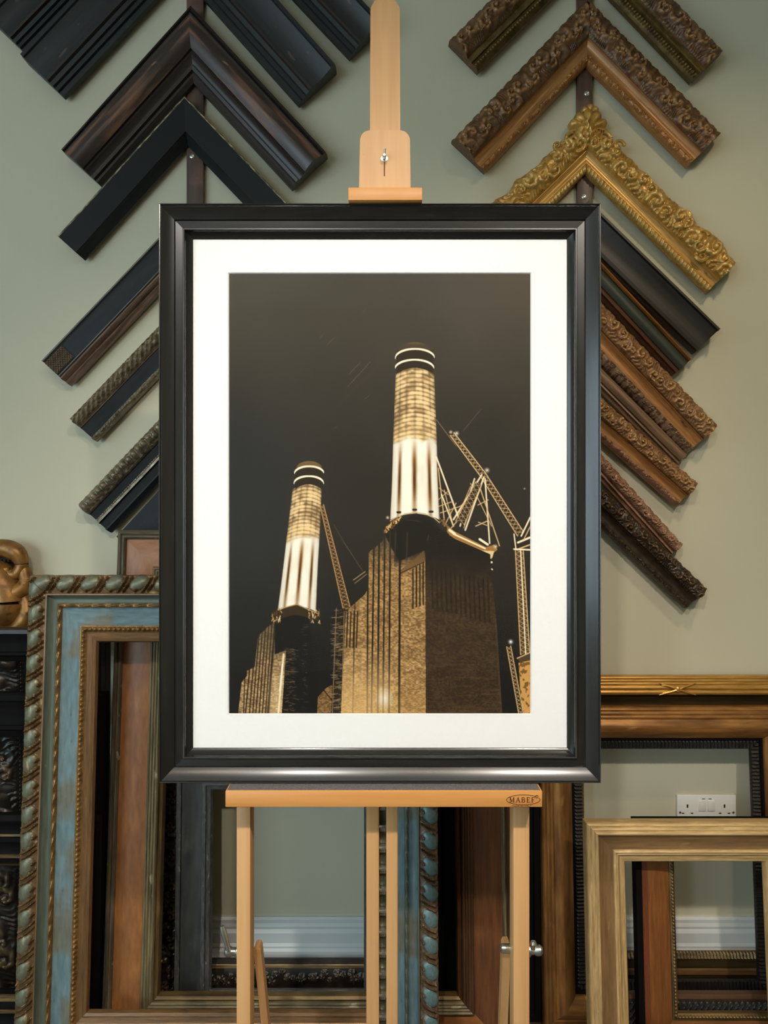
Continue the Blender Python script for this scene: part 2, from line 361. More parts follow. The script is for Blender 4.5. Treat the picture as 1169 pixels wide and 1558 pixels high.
def arm(name, parent, P0, P1, m0, m1, n, W, prof, bands, orns=(), edge=None, iedge=None, ds=None, cap0=False, cap1=False, back=True, nu=None, srev=False):
    P0 = np.array(P0, float); P1 = np.array(P1, float); m0 = np.array(m0, float); m1 = np.array(m1, float); n = np.array(n, float)
    d = P1 - P0; Lg = np.linalg.norm(d); d = d / Lg
    pu = [p[0] for p in prof]; ph = [p[1] for p in prof]
    us = set(round(x, 5) for x in pu)
    for b in bands: us.add(round(b[0], 5))
    if orns or nu:
        for x in np.linspace(0, 1, nu or 64): us.add(round(float(x), 5))
    us = np.array(sorted(x for x in us if 0 <= x <= 1))
    keep = [0]
    for i in range(1, len(us)):
        if us[i] - us[keep[-1]] > 0.0015 or any(abs(us[i] - b[0]) < 1e-4 for b in bands): keep.append(i)
    us = us[keep]
    ni = 2 if ds is None and not orns and not edge else max(2, int(Lg / (ds or 0.0018)))
    t = np.linspace(0, 1, ni)[:, None, None]
    uw = (us * W)[None, :, None]
    A = P0 + m0 * uw; B = P1 + m1 * uw
    Q = A + t * (B - A)                                 # (ni,nj,2)
    S = (Q - P0) @ d
    U = np.broadcast_to(us[None, :], S.shape)
    if srev: S2 = Lg - S
    else: S2 = S
    Hh = np.broadcast_to(np.interp(us, pu, ph)[None, :], S.shape).copy()
    mask = np.zeros_like(S)
    for o in orns:
        h, mk_ = o(S2, U, W); Hh = Hh + h; mask = np.maximum(mask, mk_)
    if edge is not None:
        e = edge(S2) * np.clip(1 - U / .35, 0, 1) ** 1.5
        Q = Q - n[None, None, :] * e[..., None]
    if iedge is not None:
        e = iedge(S2) * np.clip((U - .8) / .2, 0, 1) ** 1.5
        Q = Q + n[None, None, :] * e[..., None]
    nj = len(us)
    P = np.zeros((ni, nj + 2, 3))
    P[:, 1:-1, 0] = Q[..., 0]; P[:, 1:-1, 2] = Q[..., 1]; P[:, 1:-1, 1] = -Hh
    P[:, 0] = P[:, 1]; P[:, 0, 1] = 0; P[:, -1] = P[:, -2]; P[:, -1, 1] = 0
    maskf = np.zeros((ni, nj + 2)); maskf[:, 1:-1] = mask
    UVs = np.zeros((ni, nj + 2, 2)); UVs[:, 1:-1, 0] = S; UVs[:, 1:-1, 1] = U * W
    UVs[:, 0, 0] = UVs[:, 1, 0]; UVs[:, 0, 1] = -0.03; UVs[:, -1, 0] = UVs[:, -2, 0]; UVs[:, -1, 1] = W + .03
    flip = (d[0] * n[1] - d[1] * n[0]) < 0
    mats = []; 
    for b in bands:
        if b[1] not in mats: mats.append(b[1])
    def band_of(uc):
        for k, b in enumerate(bands):
            if uc <= b[0] + 1e-6: return k
        return len(bands) - 1
    colband = [0] + [band_of((us[j] + us[j + 1]) / 2) for j in range(nj - 1)] + [len(bands) - 1]
    def build(nm, par, sel, main):
        ci = [j for j in range(nj + 1) if sel(colband[j])]
        I, J = np.meshgrid(np.arange(ni - 1), np.array(ci), indexing='ij')
        st = nj + 2
        a = (I * st + J).ravel(); b = ((I + 1) * st + J).ravel()
        q = np.stack([a, b, b + 1, a + 1], 1)
        if flip: q = q[:, ::-1]
        used, inv = np.unique(q.ravel(), return_inverse=True)
        inv = inv.reshape(-1)
        verts = P.reshape(-1, 3)[used]; uvv = UVs.reshape(-1, 2)[used]; mv = maskf.ravel()[used]
        q = inv.reshape(-1, 4)
        mis = [mats.index(bands[colband[j]][1]) for j in ci]
        mi = np.tile(np.array(mis), ni - 1)
        polys = [list(map(int, r)) for r in q] if (main and (cap0 or cap1 or back)) else q
        if main:
            mi = list(mi); extra_v = []
            base = len(verts)
            def addpoly(idx_pts, m_i, uvs):
                k0 = base + len(extra_v)
                for p_, uv_ in zip(idx_pts, uvs): extra_v.append((p_, uv_))
                polys.append(list(range(k0, k0 + len(idx_pts)))); mi.append(m_i)
            if back:
                addpoly([P[0, 0], P[0, -1], P[-1, -1], P[-1, 0]], 0, [(0, 0), (0, W), (Lg, W), (Lg, 0)])
            if cap0: addpoly([P[0, j] for j in range(nj + 2)], 0, [(p[1], j * W / nj) for j, p in enumerate(P[0])])
            if cap1: addpoly([P[-1, j] for j in range(nj + 2)], 0, [(Lg + p[1], j * W / nj) for j, p in enumerate(P[-1])])
            if extra_v:
                verts = np.vstack([verts, np.array([e[0] for e in extra_v])])
                uvv = np.vstack([uvv, np.array([e[1] for e in extra_v])])
                mv = np.concatenate([mv, np.zeros(len(extra_v))])
        me = bpy.data.meshes.new(nm)
        me.from_pydata(verts.tolist(), [], polys if isinstance(polys, list) else polys.tolist())
        me.polygons.foreach_set('material_index', np.array(mi, dtype=np.int32))
        uvl = me.uv_layers.new(name='UVMap')
        li = np.zeros(len(me.loops), dtype=np.int32); me.loops.foreach_get('vertex_index', li)
        uvl.data.foreach_set('uv', uvv[li].astype(np.float32).ravel())
        at = me.attributes.new('mask', 'FLOAT', 'POINT'); at.data.foreach_set('value', mv.astype(np.float32))
        me.update()
        smooth(me, 34)
        return link_mesh(nm, me, [M[x] for x in mats], par)
    o = build(name, parent, lambda k: len(bands[k]) < 3, True)
    for nm in sorted({b[2] for b in bands if len(b) > 2}):
        build(nm, o, lambda k, nm=nm: len(bands[k]) > 2 and bands[k][2] == nm, False)
    return o

def corner_sample(label, A, EL, ER, Wpx, prof, bands, orns=(), edge=None, iedge=None, off=0.0142, d=1.885, group=None, ds=None, mats_r=None, cat='frame sample'):
    """A chevron of two mitred mouldings hung on the wall, given by outer apex and outer ends"""
    a = (wx(A[0], d), wz(A[1], d)); l = (wx(EL[0], d), wz(EL[1], d)); r = (wx(ER[0], d), wz(ER[1], d))
    W = Wpx / F * d
    o = empty('corner_sample', (a[0], WALL_Y - off, a[1]), 0, label, cat, group)
    A2 = np.array([0.0, 0.0]); L2 = np.array([l[0] - a[0], l[1] - a[1]]); R2 = np.array([r[0] - a[0], r[1] - a[1]])
    dl = L2 / np.linalg.norm(L2); dr = R2 / np.linalg.norm(R2)
    nl = np.array([-dl[1], dl[0]]); nl = nl if nl[1] < 0 else -nl
    nr = np.array([-dr[1], dr[0]]); nr = nr if nr[1] < 0 else -nr
    m = np.linalg.solve(np.array([nl, nr]), np.array([1.0, 1.0]))
    kw = dict(orns=orns, edge=edge, iedge=iedge, ds=ds, cap1=True, srev=True)
    arm('moulding_arm', o, A2, L2, m, nl, nl, W, prof, bands, **kw)
    arm('moulding_arm', o, A2, R2, m, nr, nr, W, prof, bands, **kw)
    return o

def frame(label, xl, xr, ytop, y0, lean, Wpx, prof, bands, orns=(), hm=0.03, edge=None, iedge=None, ds=None, pb=None, ybot=None, name='picture_frame', group=None,
          bands_r=None, height=None, cat='picture frame', scale_at=None):
    """A rectangular frame standing on the floor and leaning back; pixel positions measured at its top edge"""
    ln = math.radians(lean); k = (ytop - CY) / F
    b = (CAMZ - k * (y0 - hm)) / (math.cos(ln) + k * math.sin(ln))
    dt = y0 - hm + b * math.sin(ln)
    X0, X1 = wx(xl, dt), wx(xr, dt); xc = (X0 + X1) / 2; hw = (X1 - X0) / 2
    W = Wpx / F * dt
    o = empty(name, (xc, y0, 0.001), -ln, label, cat, group)
    TL, TR, BR, BL = (-hw, b), (hw, b), (hw, 0.0), (-hw, 0.0)
    kw = dict(orns=orns, edge=edge, iedge=iedge, ds=ds)
    br = bands_r or bands
    arm('top_rail', o, TL, TR, (1, -1), (-1, -1), (0, -1), W, prof, bands, **kw)
    arm('stile', o, TL, BL, (1, -1), (1, 1), (1, 0), W, prof, bands, **kw)
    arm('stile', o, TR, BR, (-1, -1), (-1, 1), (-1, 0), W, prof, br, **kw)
    arm('bottom_rail', o, BL, BR, (1, 1), (-1, 1), (0, 1), W, prof, pb or bands, **kw)
    o['_w'] = W; o['_b'] = b; o['_hw'] = hw
    r = (o, W, b, hw)
    del o['_w']; del o['_b']; del o['_hw']
    return r

# ================================================================== ROOM
RX0, RX1, RY0, RY1, RH = -2.6, 2.6, -3.2, WALL_Y, 2.75
def struct(o): o['kind'] = 'structure'; return o
struct(box('wall_back', RX0, RX1, RY1, RY1 + .1, 0, RH, M['wall']))
struct(box('wall_right', RX1, RX1 + .1, RY0, RY1 + .1, 0, RH, M['wall']))
struct(box('wall_front', RX0, RX1, RY0 - .1, RY0, 0, RH, M['wall']))
struct(box('floor', RX0 - .1, RX1 + .1, RY0 - .1, RY1 + .1, -.1, 0, M['floor']))
struct(box('ceiling', RX0 - .1, RX1 + .1, RY0 - .1, RY1 + .1, RH, RH + .1, M['ceiling']))
# left wall with a shop window opening
WY0, WY1, WZ0, WZ1 = -2.2, 0.6, 0.55, 2.25
bm = bmesh.new()
bm_box(bm, RX0 - .1, RX0, RY0, WY0, 0, RH); bm_box(bm, RX0 - .1, RX0, WY1, RY1 + .1, 0, RH)
bm_box(bm, RX0 - .1, RX0, WY0, WY1, 0, WZ0); bm_box(bm, RX0 - .1, RX0, WY0, WY1, WZ1, RH)
struct(from_bm('wall_left', bm, M['wall'], sm=False))
bm = bmesh.new()
for yy in (WY0, (WY0 + WY1) / 2 - .03, WY1 - .06): bm_box(bm, RX0 - .08, RX0 - .02, yy, yy + .06, WZ0, WZ1)
for zz in (WZ0, WZ1 - .06): bm_box(bm, RX0 - .08, RX0 - .02, WY0, WY1, zz, zz + .06)
struct(from_bm('window_1', bm, M['white_paint'], sm=False))

def skirting(name, x0, x1):
    """moulded skirting board on the back wall"""
    T = .193; pr = [(0, 0), (.026, 0), (.026, .118), (.022, .124), (.022, .128), (.017, .134), (.017, .158), (.012, .166), (.013, .172), (.010, .180), (.010, .188), (.006, T), (0, T)]
    bm = bmesh.new(); a = []; b = []
    for y, z in pr:
        a.append(bm.verts.new((x0, WALL_Y - y, z))); b.append(bm.verts.new((x1, WALL_Y - y, z)))
    for i in range(len(pr) - 1): bm.faces.new((a[i], a[i + 1], b[i + 1], b[i]))
    bm.faces.new(a); bm.faces.new(b[::-1]); bmesh.ops.recalc_face_normals(bm, faces=bm.faces[:])
    return struct(from_bm(name, bm, M['white_paint'], sm=False))
skirting('baseboard_back', RX0, RX1)

# ================================================================== WALL: BATTENS AND CORNER SAMPLES
def batten(label, x0, x1, y0, y1, screws):
    d = 1.908; o = empty('mounting_batten', (wx((x0 + x1) / 2, d), WALL_Y, wz(y1, d)), 0, label, 'batten')
    hw = (x1 - x0) / 2 / F * d; hh = (y1 - y0) / F * d
    box('board', -hw, hw, -.0145, 0, 0, hh, M['batten'], o, bev=.002)
    for sx, sy in screws:
        bm = bmesh.new(); c = (wx(sx, d) - o.location.x, -.0145, wz(sy, d) - o.location.z)
        bm_lathe(bm, c, (0, -1, 0), [(.0065, 0), (.0065, .001), (.005, .002), (.0035, .0022), (.0018, .0008)], 20)
        from_bm('screw', bm, M['metal'], o)
batten('dark wooden batten screwed to the wall behind the dark corner samples', 284, 310, -300, 800, [(293, 238)])
batten('dark wooden batten screwed to the wall behind the gilt corner samples', 878, 902, -200, 860, [(893, 143), (889, 300)])

GL = 'dark frame corner samples hung in a column on the left'
GR = 'frame corner samples hung in a column on the right'
# profiles
P_big = [(0, .030), (.03, .052), (.10, .052), (.12, .047)] + curve(.12, .62, .047, .034, -.004) + [(.63, .038), (.68, .038), (.70, .030), (.78, .028), (.80, .022), (.88, .022), (.90, .016), (1, .016)]
P_brown = [(0, .022), (.02, .040), (.07, .044), (.09, .038), (.14, .046), (.17, .046)] + curve(.18, .60, .046, .040, .010) + [(.61, .034), (.66, .036), (.70, .030), (.78, .026), (.80, .032), (.86, .030), (.88, .022), (.93, .022), (1, .014)]
P_flat = [(0, .034), (.02, .036), (.05, .036), (.78, .030), (.80, .026), (1, .006)]
P_l4 = [(0, .034), (.02, .038), (.06, .038), (.08, .031), (.60, .027), (.62, .030), (.66, .030)] + curve(.68, .84, .024, .024, .010) + [(.85, .018), (.90, .022), (1, .012)]
P_l5 = [(0, .022)] + curve(.02, .38, .030, .030, .010) + [(.40, .026), (.43, .029), (.46, .026), (.84, .018)] + curve(.85, 1, .018, .012, .006)
P_l6 = [(0, .026)] + curve(.02, .32, .034, .034, .010) + [(.34, .030), (.36, .024), (.54, .020), (.56, .024), (.60, .024), (.61, .030), (.66, .030), (.68, .022), (.84, .018), (.86, .024), (.9, .024), (1, .012)]

corner_sample('wide black corner sample cut off by the top edge, highest of the dark ones', (284, -274), (-12, 32), (580, 40), 67, P_big,
              [(.12, 'blk2'), (.62, 'blk'), (.70, 'brown_dark'), (1, 'blk2')], group=GL)
corner_sample('black corner sample with ridged bands between the topmost black one and the brown one', (275, -160), (38, 92), (512, 106), 78, P_big,
              [(.12, 'blk2'), (.62, 'blk2'), (.70, 'brown_dark'), (1, 'blk2')], group=GL)
corner_sample('wide distressed brown corner sample with rubbed copper streaks', (293, 14), (97, 232), (498, 236), 74, P_brown,
              [(.17, 'brown_dark'), (.60, 'brown_dist'), (1, 'brown_dark')], group=GL)
corner_sample('flat matt black corner sample with a worn gilt outer edge', (283, 150), (91, 362), (480, 356), 46, P_flat,
              [(.06, 'edge_worn'), (.79, 'blkmat'), (1, 'blk2')], group=GL, ds=.02)
corner_sample('blue-black corner sample with a patch of basketwork carving at its end', (293, 313), (67, 550), (519, 550), 52, P_l4,
              [(.08, 'grey_edge'), (.64, 'navy'), (.68, 'grey_edge'), (1, 'copper_edge')], orns=[o_weave(.09, .60, .016, .006, .062)], group=GL, ds=.0018)
corner_sample('narrow black corner sample with slanting silver gadroons and a fine rope inner edge', (293, 446), (109, 637), (477, 637), 49, P_l5,
              [(.40, 'silver_old'), (.44, 'copper_edge'), (.84, 'navy'), (1, 'silver_old')],
              orns=[o_ribs(.03, .37, .017, .007, 1.2), o_twist(.925, .006, .009, .004)], edge=ragged(.002, .017), group=GL)
corner_sample('black corner sample with a bold silver egg-and-dart outer edge, low in the dark column', (293, 588), (122, 768), (464, 768), 62, P_l6,
              [(.35, 'silver_old'), (.54, 'navy'), (.60, 'silver_old'), (.66, 'silver_old'), (1, 'navy')],
              orns=[o_beads(.17, .014, .0175, .009, .40), o_beads(.57, .004, .0065, .003), o_ribs(.29, .34, .007, .002)], edge=ragged(.003, .0175), group=GL)
corner_sample('plain black corner sample peeking out just above the orange-brown frame', (293, 694), (180, 816), (408, 816), 68, P_flat,
              [(.8, 'navy'), (1, 'blkmat')], group=GL)

# right column (gilt)
P_r0 = [(0, .020)] + curve(.02, .60, .030, .030, .012) + [(.62, .026), (.72, .028), (.76, .028)] + curve(.78, 1, .022, .016, .008)
P_r1 = [(0, .016)] + curve(.02, .62, .026, .034, .010) + [(.64, .030)] + curve(.65, .84, .028, .022, -.004) + curve(.85, 1, .022, .014, .006)
P_r2 = [(0, .016)] + curve(.02, .58, .024, .028, .010) + [(.60, .024)] + curve(.61, .80, .024, .018, -.004) + curve(.82, 1, .018, .014, .005)
P_r3 = [(0, .040), (.02, .044), (.09, .044), (.11, .036), (.16, .034)] + curve(.16, .80, .034, .024, -.006) + [(.82, .028), (.92, .026), (.94, .018), (1, .014)]
P_r4 = [(0, .022)] + curve(.02, .16, .026, .026, .006) + [(.18, .022)] + curve(.18, .70, .022, .026, .008) + [(.72, .022), (.80, .026), (.88, .024), (.90, .016), (1, .010)]
P_r5 = [(0, .022)] + curve(.02, .48, .030, .034, .006) + [(.49, .028), (.53, .030)] + curve(.54, .80, .028, .022, -.004) + curve(.81, 1, .022, .014, .006)
P_r6 = [(0, .014)] + curve(.02, .6, .020, .022, .008) + [(.62, .016), (.72, .022), (.80, .022), (.84, .014), (1, .010)]

corner_sample('foliage-carved bronze corner sample cut off by the top edge, highest of the gilt ones', (888, -137), (685, 65), (1097, 81), 60, P_r0,
              [(.61, 'bronze_gilt'), (.77, 'old_gold'), (1, 'old_gold')], orns=[o_scroll(.02, .60, .045, .011, 5), o_beads(.89, .0055, .0085, .005)],
              edge=ragged(.005, .03, 1), group=GR)
corner_sample('broad dark bronze corner sample with dense leaf carving and a plain orange-gilt inner slope', (893, 2), (690, 215), (1095, 205), 66, P_r1,
              [(.63, 'bronze_gilt'), (.84, 'bronze_flat'), (1, 'bronze_flat')], orns=[o_scroll(.02, .62, .040, .011, 11, fine=.8), o_lumps(.85, 1.0, .016, .004, 5)],
              edge=ragged(.006, .028, 2), group=GR)
gc = corner_sample('bright gold rococo corner sample with pierced scrollwork and a shell crest', (893, 180), (718, 352), (1118, 402), 58, P_r2,
              [(.59, 'gold'), (.80, 'gold_flat'), (1, 'gold')], orns=[o_scroll(.01, .59, .060, .015, 21, size=1.1, turns=3.6), o_ribs(.85, .99, .011, .004, .5, 1.0)],
              edge=lambda s: ragged(.007, .05, 1.2)(s) + .014 * np.exp(-((s - .075) / .038) ** 2) + .010 * np.exp(-((s - .17) / .022) ** 2), group=GR)
corner_sample('black-brown corner sample with a raised outer lip, beside the frame top right corner', (893, 310), (695, 503), (1091, 503), 47.5, P_r3,
              [(1, 'choc')], group=GR)
corner_sample('dark green corner sample with a thin orange-gilt outer line', (893, 376), (734, 546), (1052, 546), 36, P_r4,
              [(.17, 'orange_line'), (.71, 'green'), (1, 'rust')], group=GR)
corner_sample('bronze-gilt corner sample with scroll-carved end and ragged leaf inner edge', (893, 442), (697, 649), (1089, 649), 57, P_r5,
              [(.50, 'tan_gilt'), (.80, 'bronze_flat'), (1, 'taupe')], orns=[o_scroll(.02, .48, .050, .010, 31, size=1.0), o_lumps(.80, 1.0, .018, .006, 9)],
              edge=ragged(.006, .04, .3), iedge=ragged(.005, .02, 1), group=GR)
corner_sample('plain taupe corner sample tucked under the scroll-ended bronze one', (893, 537), (740, 691), (1046, 691), 25, P_r6,
              [(.62, 'taupe'), (1, 'taupe')], group=GR)
corner_sample('bronze corner sample with wavy leaf carving and jagged pointed end', (893, 590), (727, 737), (1059, 737), 44, P_r5,
              [(.50, 'tan_gilt'), (.80, 'bronze_flat'), (1, 'pink')], orns=[o_scroll(.02, .50, .034, .010, 41), o_lumps(.80, 1.0, .014, .004, 19)],
              edge=ragged(.006, .03, .8), group=GR)
corner_sample('pinkish bronze corner sample with small leaf carving above the blackened one', (893, 668), (748, 829), (1038, 829), 25, P_r6,
              [(.62, 'pink'), (1, 'pink')], orns=[o_scroll(.02, .60, .030, .009, 51)], edge=ragged(.005, .03, 1.8), group=GR)
corner_sample('blackened bronze corner sample, lowest of the right-hand column', (893, 722), (713, 896), (1073, 896), 42, P_r5,
              [(.50, 'dkbronze'), (1, 'dkbronze')], orns=[o_scroll(.02, .52, .040, .011, 61), o_lumps(.80, 1.0, .02, .004, 29)],
              edge=ragged(.005, .035, 2.4), group=GR)

# gold crest and end scroll on the rococo corner: modelled leaves
def shell_relief(name, parent, cx, cz, R, mat, lobes=7, h=.018, base=.024, spread=math.pi * 1.15, rot=math.pi / 2, ctr=True):
    """a fan shell of separate lobes with curled tips, raised relief"""
    ns, nr = 110, 26
    V = []; 
    th = np.linspace(-spread / 2, spread / 2, ns)[:, None]; r = np.linspace(0, 1, nr)[None, :]
    lob = np.abs(np.cos(th / spread * math.pi * lobes))
    RR = R * (.80 + .20 * lob ** .7)
    x = cx + RR * r * np.cos(th + rot); z = cz + RR * r * np.sin(th + rot)
    hh = base + h * (np.sin(math.pi * np.clip(r, 0, 1) ** 1.3) ** .6) * (.45 + .55 * lob ** .8)
    if ctr: hh = hh + .006 * np.clip(1 - (r / .22) ** 2, 0, 1) ** .5
    hh = np.where(r > .985, 0.004, hh)
    P = np.stack([x + 0 * r, -hh, z + 0 * r], -1)
    I, J = np.meshgrid(np.arange(ns - 1), np.arange(nr - 1), indexing='ij')
    a = (I * nr + J).ravel(); b = ((I + 1) * nr + J).ravel()
    q = np.stack([a, a + 1, b + 1, b], 1)
    me = bpy.data.meshes.new(name); me.from_pydata(P.reshape(-1, 3).tolist(), [], q.tolist()); me.update(); smooth(me, 60)
    uv = me.uv_layers.new(name='UVMap'); li = np.zeros(len(me.loops), dtype=np.int32); me.loops.foreach_get('vertex_index', li)
    uv.data.foreach_set('uv', P.reshape(-1, 3)[li][:, [0, 2]].astype(np.float32).ravel())
    return link_mesh(name, me, mat, parent)

def scroll_tube(bm, cx, cz, R, turns, r0, r1, y, ang0=0, sgn=1, n=40, seg=8, lift=.004):
    """a C-scroll: tube following a shrinking spiral"""
    pts = []
    for i in range(n + 1):
        t = i / n; rr = R * (1 - .86 * t); a = ang0 + sgn * 2 * math.pi * turns * t
        pts.append((Vector((cx + rr * math.cos(a), y - lift * math.sin(math.pi * t) - lift * t, cz + rr * math.sin(a))), r0 + (r1 - r0) * t))
    tube(bm, pts, seg)

def tube(bm, pts, seg=8):
    rings = []
    for i, (p, r) in enumerate(pts):
        d = (pts[min(i + 1, len(pts) - 1)][0] - pts[max(i - 1, 0)][0]).normalized()
        q = d.to_track_quat('Z', 'Y')
        rings.append([bm.verts.new(p + q @ Vector((r * math.cos(2 * math.pi * k / seg), r * math.sin(2 * math.pi * k / seg), 0))) for k in range(seg)])
    for a, b in zip(rings, rings[1:]):
        for k in range(seg): bm.faces.new((a[k], b[k], b[(k + 1) % seg], a[(k + 1) % seg]))
    bm.faces.new(rings[0]); bm.faces.new(rings[-1][::-1])

s_ = 1.885 / F
shell_relief('shell_crest', gc, .004, -.026, 31 * s_, M['gold'], lobes=6, h=.012, base=.020, spread=math.pi * 1.15)
shell_relief('crest_leaf', gc, .010, .014, 15 * s_, M['gold'], lobes=3, h=.008, base=.016, spread=math.pi * .9)
dr = Vector((225, 0, -222)).normalized(); nr_ = Vector((222, 0, 225)).normalized()     # along the right arm, outward
def one_scroll(x, z, R, turns, r0, r1, y, a0, sg):
    bm = bmesh.new(); scroll_tube(bm, x, z, R, turns, r0, r1, y, a0, sg, lift=.002)
    from_bm('carved_scroll', bm, M['gold'], gc)
bm = bmesh.new()
for k in range(6):
    a_ = k * math.pi / 3
    tube(bm, [(Vector((.004, -.034, -.040)), .002), (Vector((.004 + .009 * math.cos(a_), -.038, -.040 + .009 * math.sin(a_))), .0045), (Vector((.004 + .015 * math.cos(a_), -.034, -.040 + .015 * math.sin(a_))), .0015)], 8)
bm_lathe(bm, (.004, -.034, -.040), (0, -1, 0), [(.005, 0), (.005, .005), (.003, .008), (.001, .009)], 14)
from_bm('rosette', bm, M['gold'], gc)
for sg in (1, -1):
    one_scroll(sg * 24 * s_, -38 * s_, 12 * s_, 1.3, .005, .003, -.036, math.pi / 2, -sg)
    one_scroll(sg * 46 * s_, -46 * s_, 9 * s_, 1.2, .0045, .002, -.034, 0, sg)
for t, off, R, sg in ((.50, -14, 10, 1), (.66, -12, 11, -1), (.79, -8, 15, 1), (.91, -12, 14, -1), (.86, -30, 9, 1), (.38, -14, 10, -1)):
    c = dr * (316 * s_ * t) + nr_ * (off * s_)
    one_scroll(c.x, c.z, R * s_, 1.4, .0065, .003, -.030, 2.3, sg)
for t, off, R, sg in ((.45, -14, 10, 1), (.62, -14, 10, -1), (.80, -14, 10, 1)):
    c = Vector((-dr.x, 0, dr.z)) * (245 * s_ * t) + Vector((-nr_.x, 0, nr_.z)) * (off * s_)
    one_scroll(c.x, c.z, R * s_, 1.4, .006, .003, -.030, .8, sg)

# ================================================================== STACKED FRAMES
# blue carved frame
P_K = [(0, .020)] + curve(.01, .26, .028, .030, .004) + [(.27, .034), (.29, .034)] + curve(.30, .41, .026, .020, -.004) + [(.42, .022)] + curve(.43, .475, .022, .020, .002) + [(.48, .016)] + curve(.49, .74, .016, .012, -.001) + [(.75, .014)] + curve(.76, .84, .014, .013, .003) + [(.85, .012), (.92, .010), (.94, .012), (.98, .010), (1, .004)]
fk, WK, bK, hwK = frame('large carved frame painted duck-egg blue with gilt leaf border', 44, 664, 878, 1.622, 4.2, 102, P_K,
      [(.27, 'egg', 'carved_border'), (.29, 'brown_gilt'), (.42, 'sage'), (.48, 'gilt_bead', 'twisted_beading'), (.745, 'blue'), (.845, 'gilt_bead', 'beading'), (1, 'brown_gilt', 'sight_edge')],
      orns=[o_eggs(.01, .26, .053, .012), o_twist(.452, .0036, .030, .005), o_beads(.80, .0046, .0105, .0045)], edge=ragged(.002, .053), hm=.03,
      bands_r=[(.27, 'egg_blue', 'carved_border'), (.29, 'sage'), (.42, 'blue'), (.48, 'sage', 'twisted_beading'), (.745, 'blue'), (.845, 'gilt_bead', 'beading'), (1, 'brown_gilt', 'sight_edge')])
# orange-brown frame behind it
P_I = [(0, .016), (.03, .024), (.08, .028), (.10, .024)] + curve(.11, .17, .026, .024, .004) + [(.18, .018)] + curve(.19, .69, .018, .020, .003) + [(.70, .024)] + reeds(.71, .90, .030, .024, 4, .002) + [(.92, .018), (.94, .022), (.98, .018), (1, .006)]
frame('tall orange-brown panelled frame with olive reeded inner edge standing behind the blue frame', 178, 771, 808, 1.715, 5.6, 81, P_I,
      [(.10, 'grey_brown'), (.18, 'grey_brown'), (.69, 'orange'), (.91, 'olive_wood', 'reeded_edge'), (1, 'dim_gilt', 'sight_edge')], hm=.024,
      bands_r=[(.10, 'walnut'), (.18, 'olive_wood'), (.69, 'orange_shaded'), (.91, 'walnut', 'reeded_edge'), (1, 'rust', 'sight_edge')], ds=.05)  # right stile's browner bands paint in part of its shade
# slate grey frame
P_H = [(0, .018), (.02, .024), (.14, .024), (.16, .018)] + curve(.17, .70, .018, .014, -.003) + [(.72, .018), (.82, .018), (.84, .014), (.94, .012), (1, .006)]
frame('slate-grey scumbled frame with chafed edges seen under the tray on the left', 269, 608, 1152, 1.80, 2.6, 54, P_H,
      [(.15, 'slate_edge'), (.71, 'slate'), (.83, 'slate_edge'), (1, 'slate_edge', 'sight_edge')], hm=.02)
# dark carved frame at the wall
P_L = [(0, .014)] + curve(.02, .40, .020, .022, .006) + [(.42, .024), (.46, .024), (.48, .018)] + curve(.5, .84, .018, .014, .003) + [(.86, .018), (.92, .016), (1, .006)]
frame('black carved frame with dull gilt lines standing against the skirting', 245, 636, 1090, 1.865, 2.5, 73, P_L,
      [(.41, 'dark_carved'), (.47, 'dim_gilt', 'gilt_line'), (.85, 'dark_carved'), (.93, 'dim_gilt', 'gilt_line'), (1, 'dark_carved')],
      orns=[o_scroll(.02, .40, .034, .007, 71), o_lumps(.5, .84, .03, .004, 73)], hm=.02, ds=.002)
frame('narrow black frame in the gap between the brown panelled stile and the convex frame', 660, 821, 1110, 1.83, 2.2, 70, P_H, [(1, 'black_plain')], hm=.02)
# left margin frames
P_M1 = [(0, .014)] + curve(.02, .08, .018, .018, .003) + [(.09, .014)] + curve(.10, .80, .016, .020, .006) + [(.82, .014), (.9, .018), (1, .006)]
m1, Wm, bm1, hwm = frame('dark carved frame with a gilt rococo corner at the left edge of the photo', -480, 38, 850, 1.890, .8, 86, P_M1,
      [(.09, 'dark_carved', 'beading'), (.81, 'dark_carved'), (1, 'dark_carved')], orns=[o_beads(.05, .0045, .010, .004), o_scroll(.10, .80, .075, .010, 81, size=1.0)], hm=.02, ds=.002)
# gilt corner cartouche of the rococo frame
ss = 1.86 / F
cxx = hwm - 40 * ss; czz = bm1 - 52 * ss
bm = bmesh.new()
def lumpy(bm, P, seg=16):
    P = [np.array(p, float) for p in P]; out = []
    Q = [2 * P[0] - P[1]] + P + [2 * P[-1] - P[-2]]
    for i in range(1, len(Q) - 2):
        for k in range(8):
            t = k / 8.0
            out.append(.5 * ((2 * Q[i]) + (-Q[i - 1] + Q[i + 1]) * t + (2 * Q[i - 1] - 5 * Q[i] + 4 * Q[i + 1] - Q[i + 2]) * t * t + (-Q[i - 1] + 3 * Q[i] - 3 * Q[i + 1] + Q[i + 2]) * t ** 3))
    out.append(P[-1])
    tube(bm, [(Vector((cxx + p[0] * ss, -p[1], czz - p[2] * ss)), max(.001, p[3] * ss * (.95 + .05 * math.cos(j * .4)))) for j, p in enumerate(out)], seg)
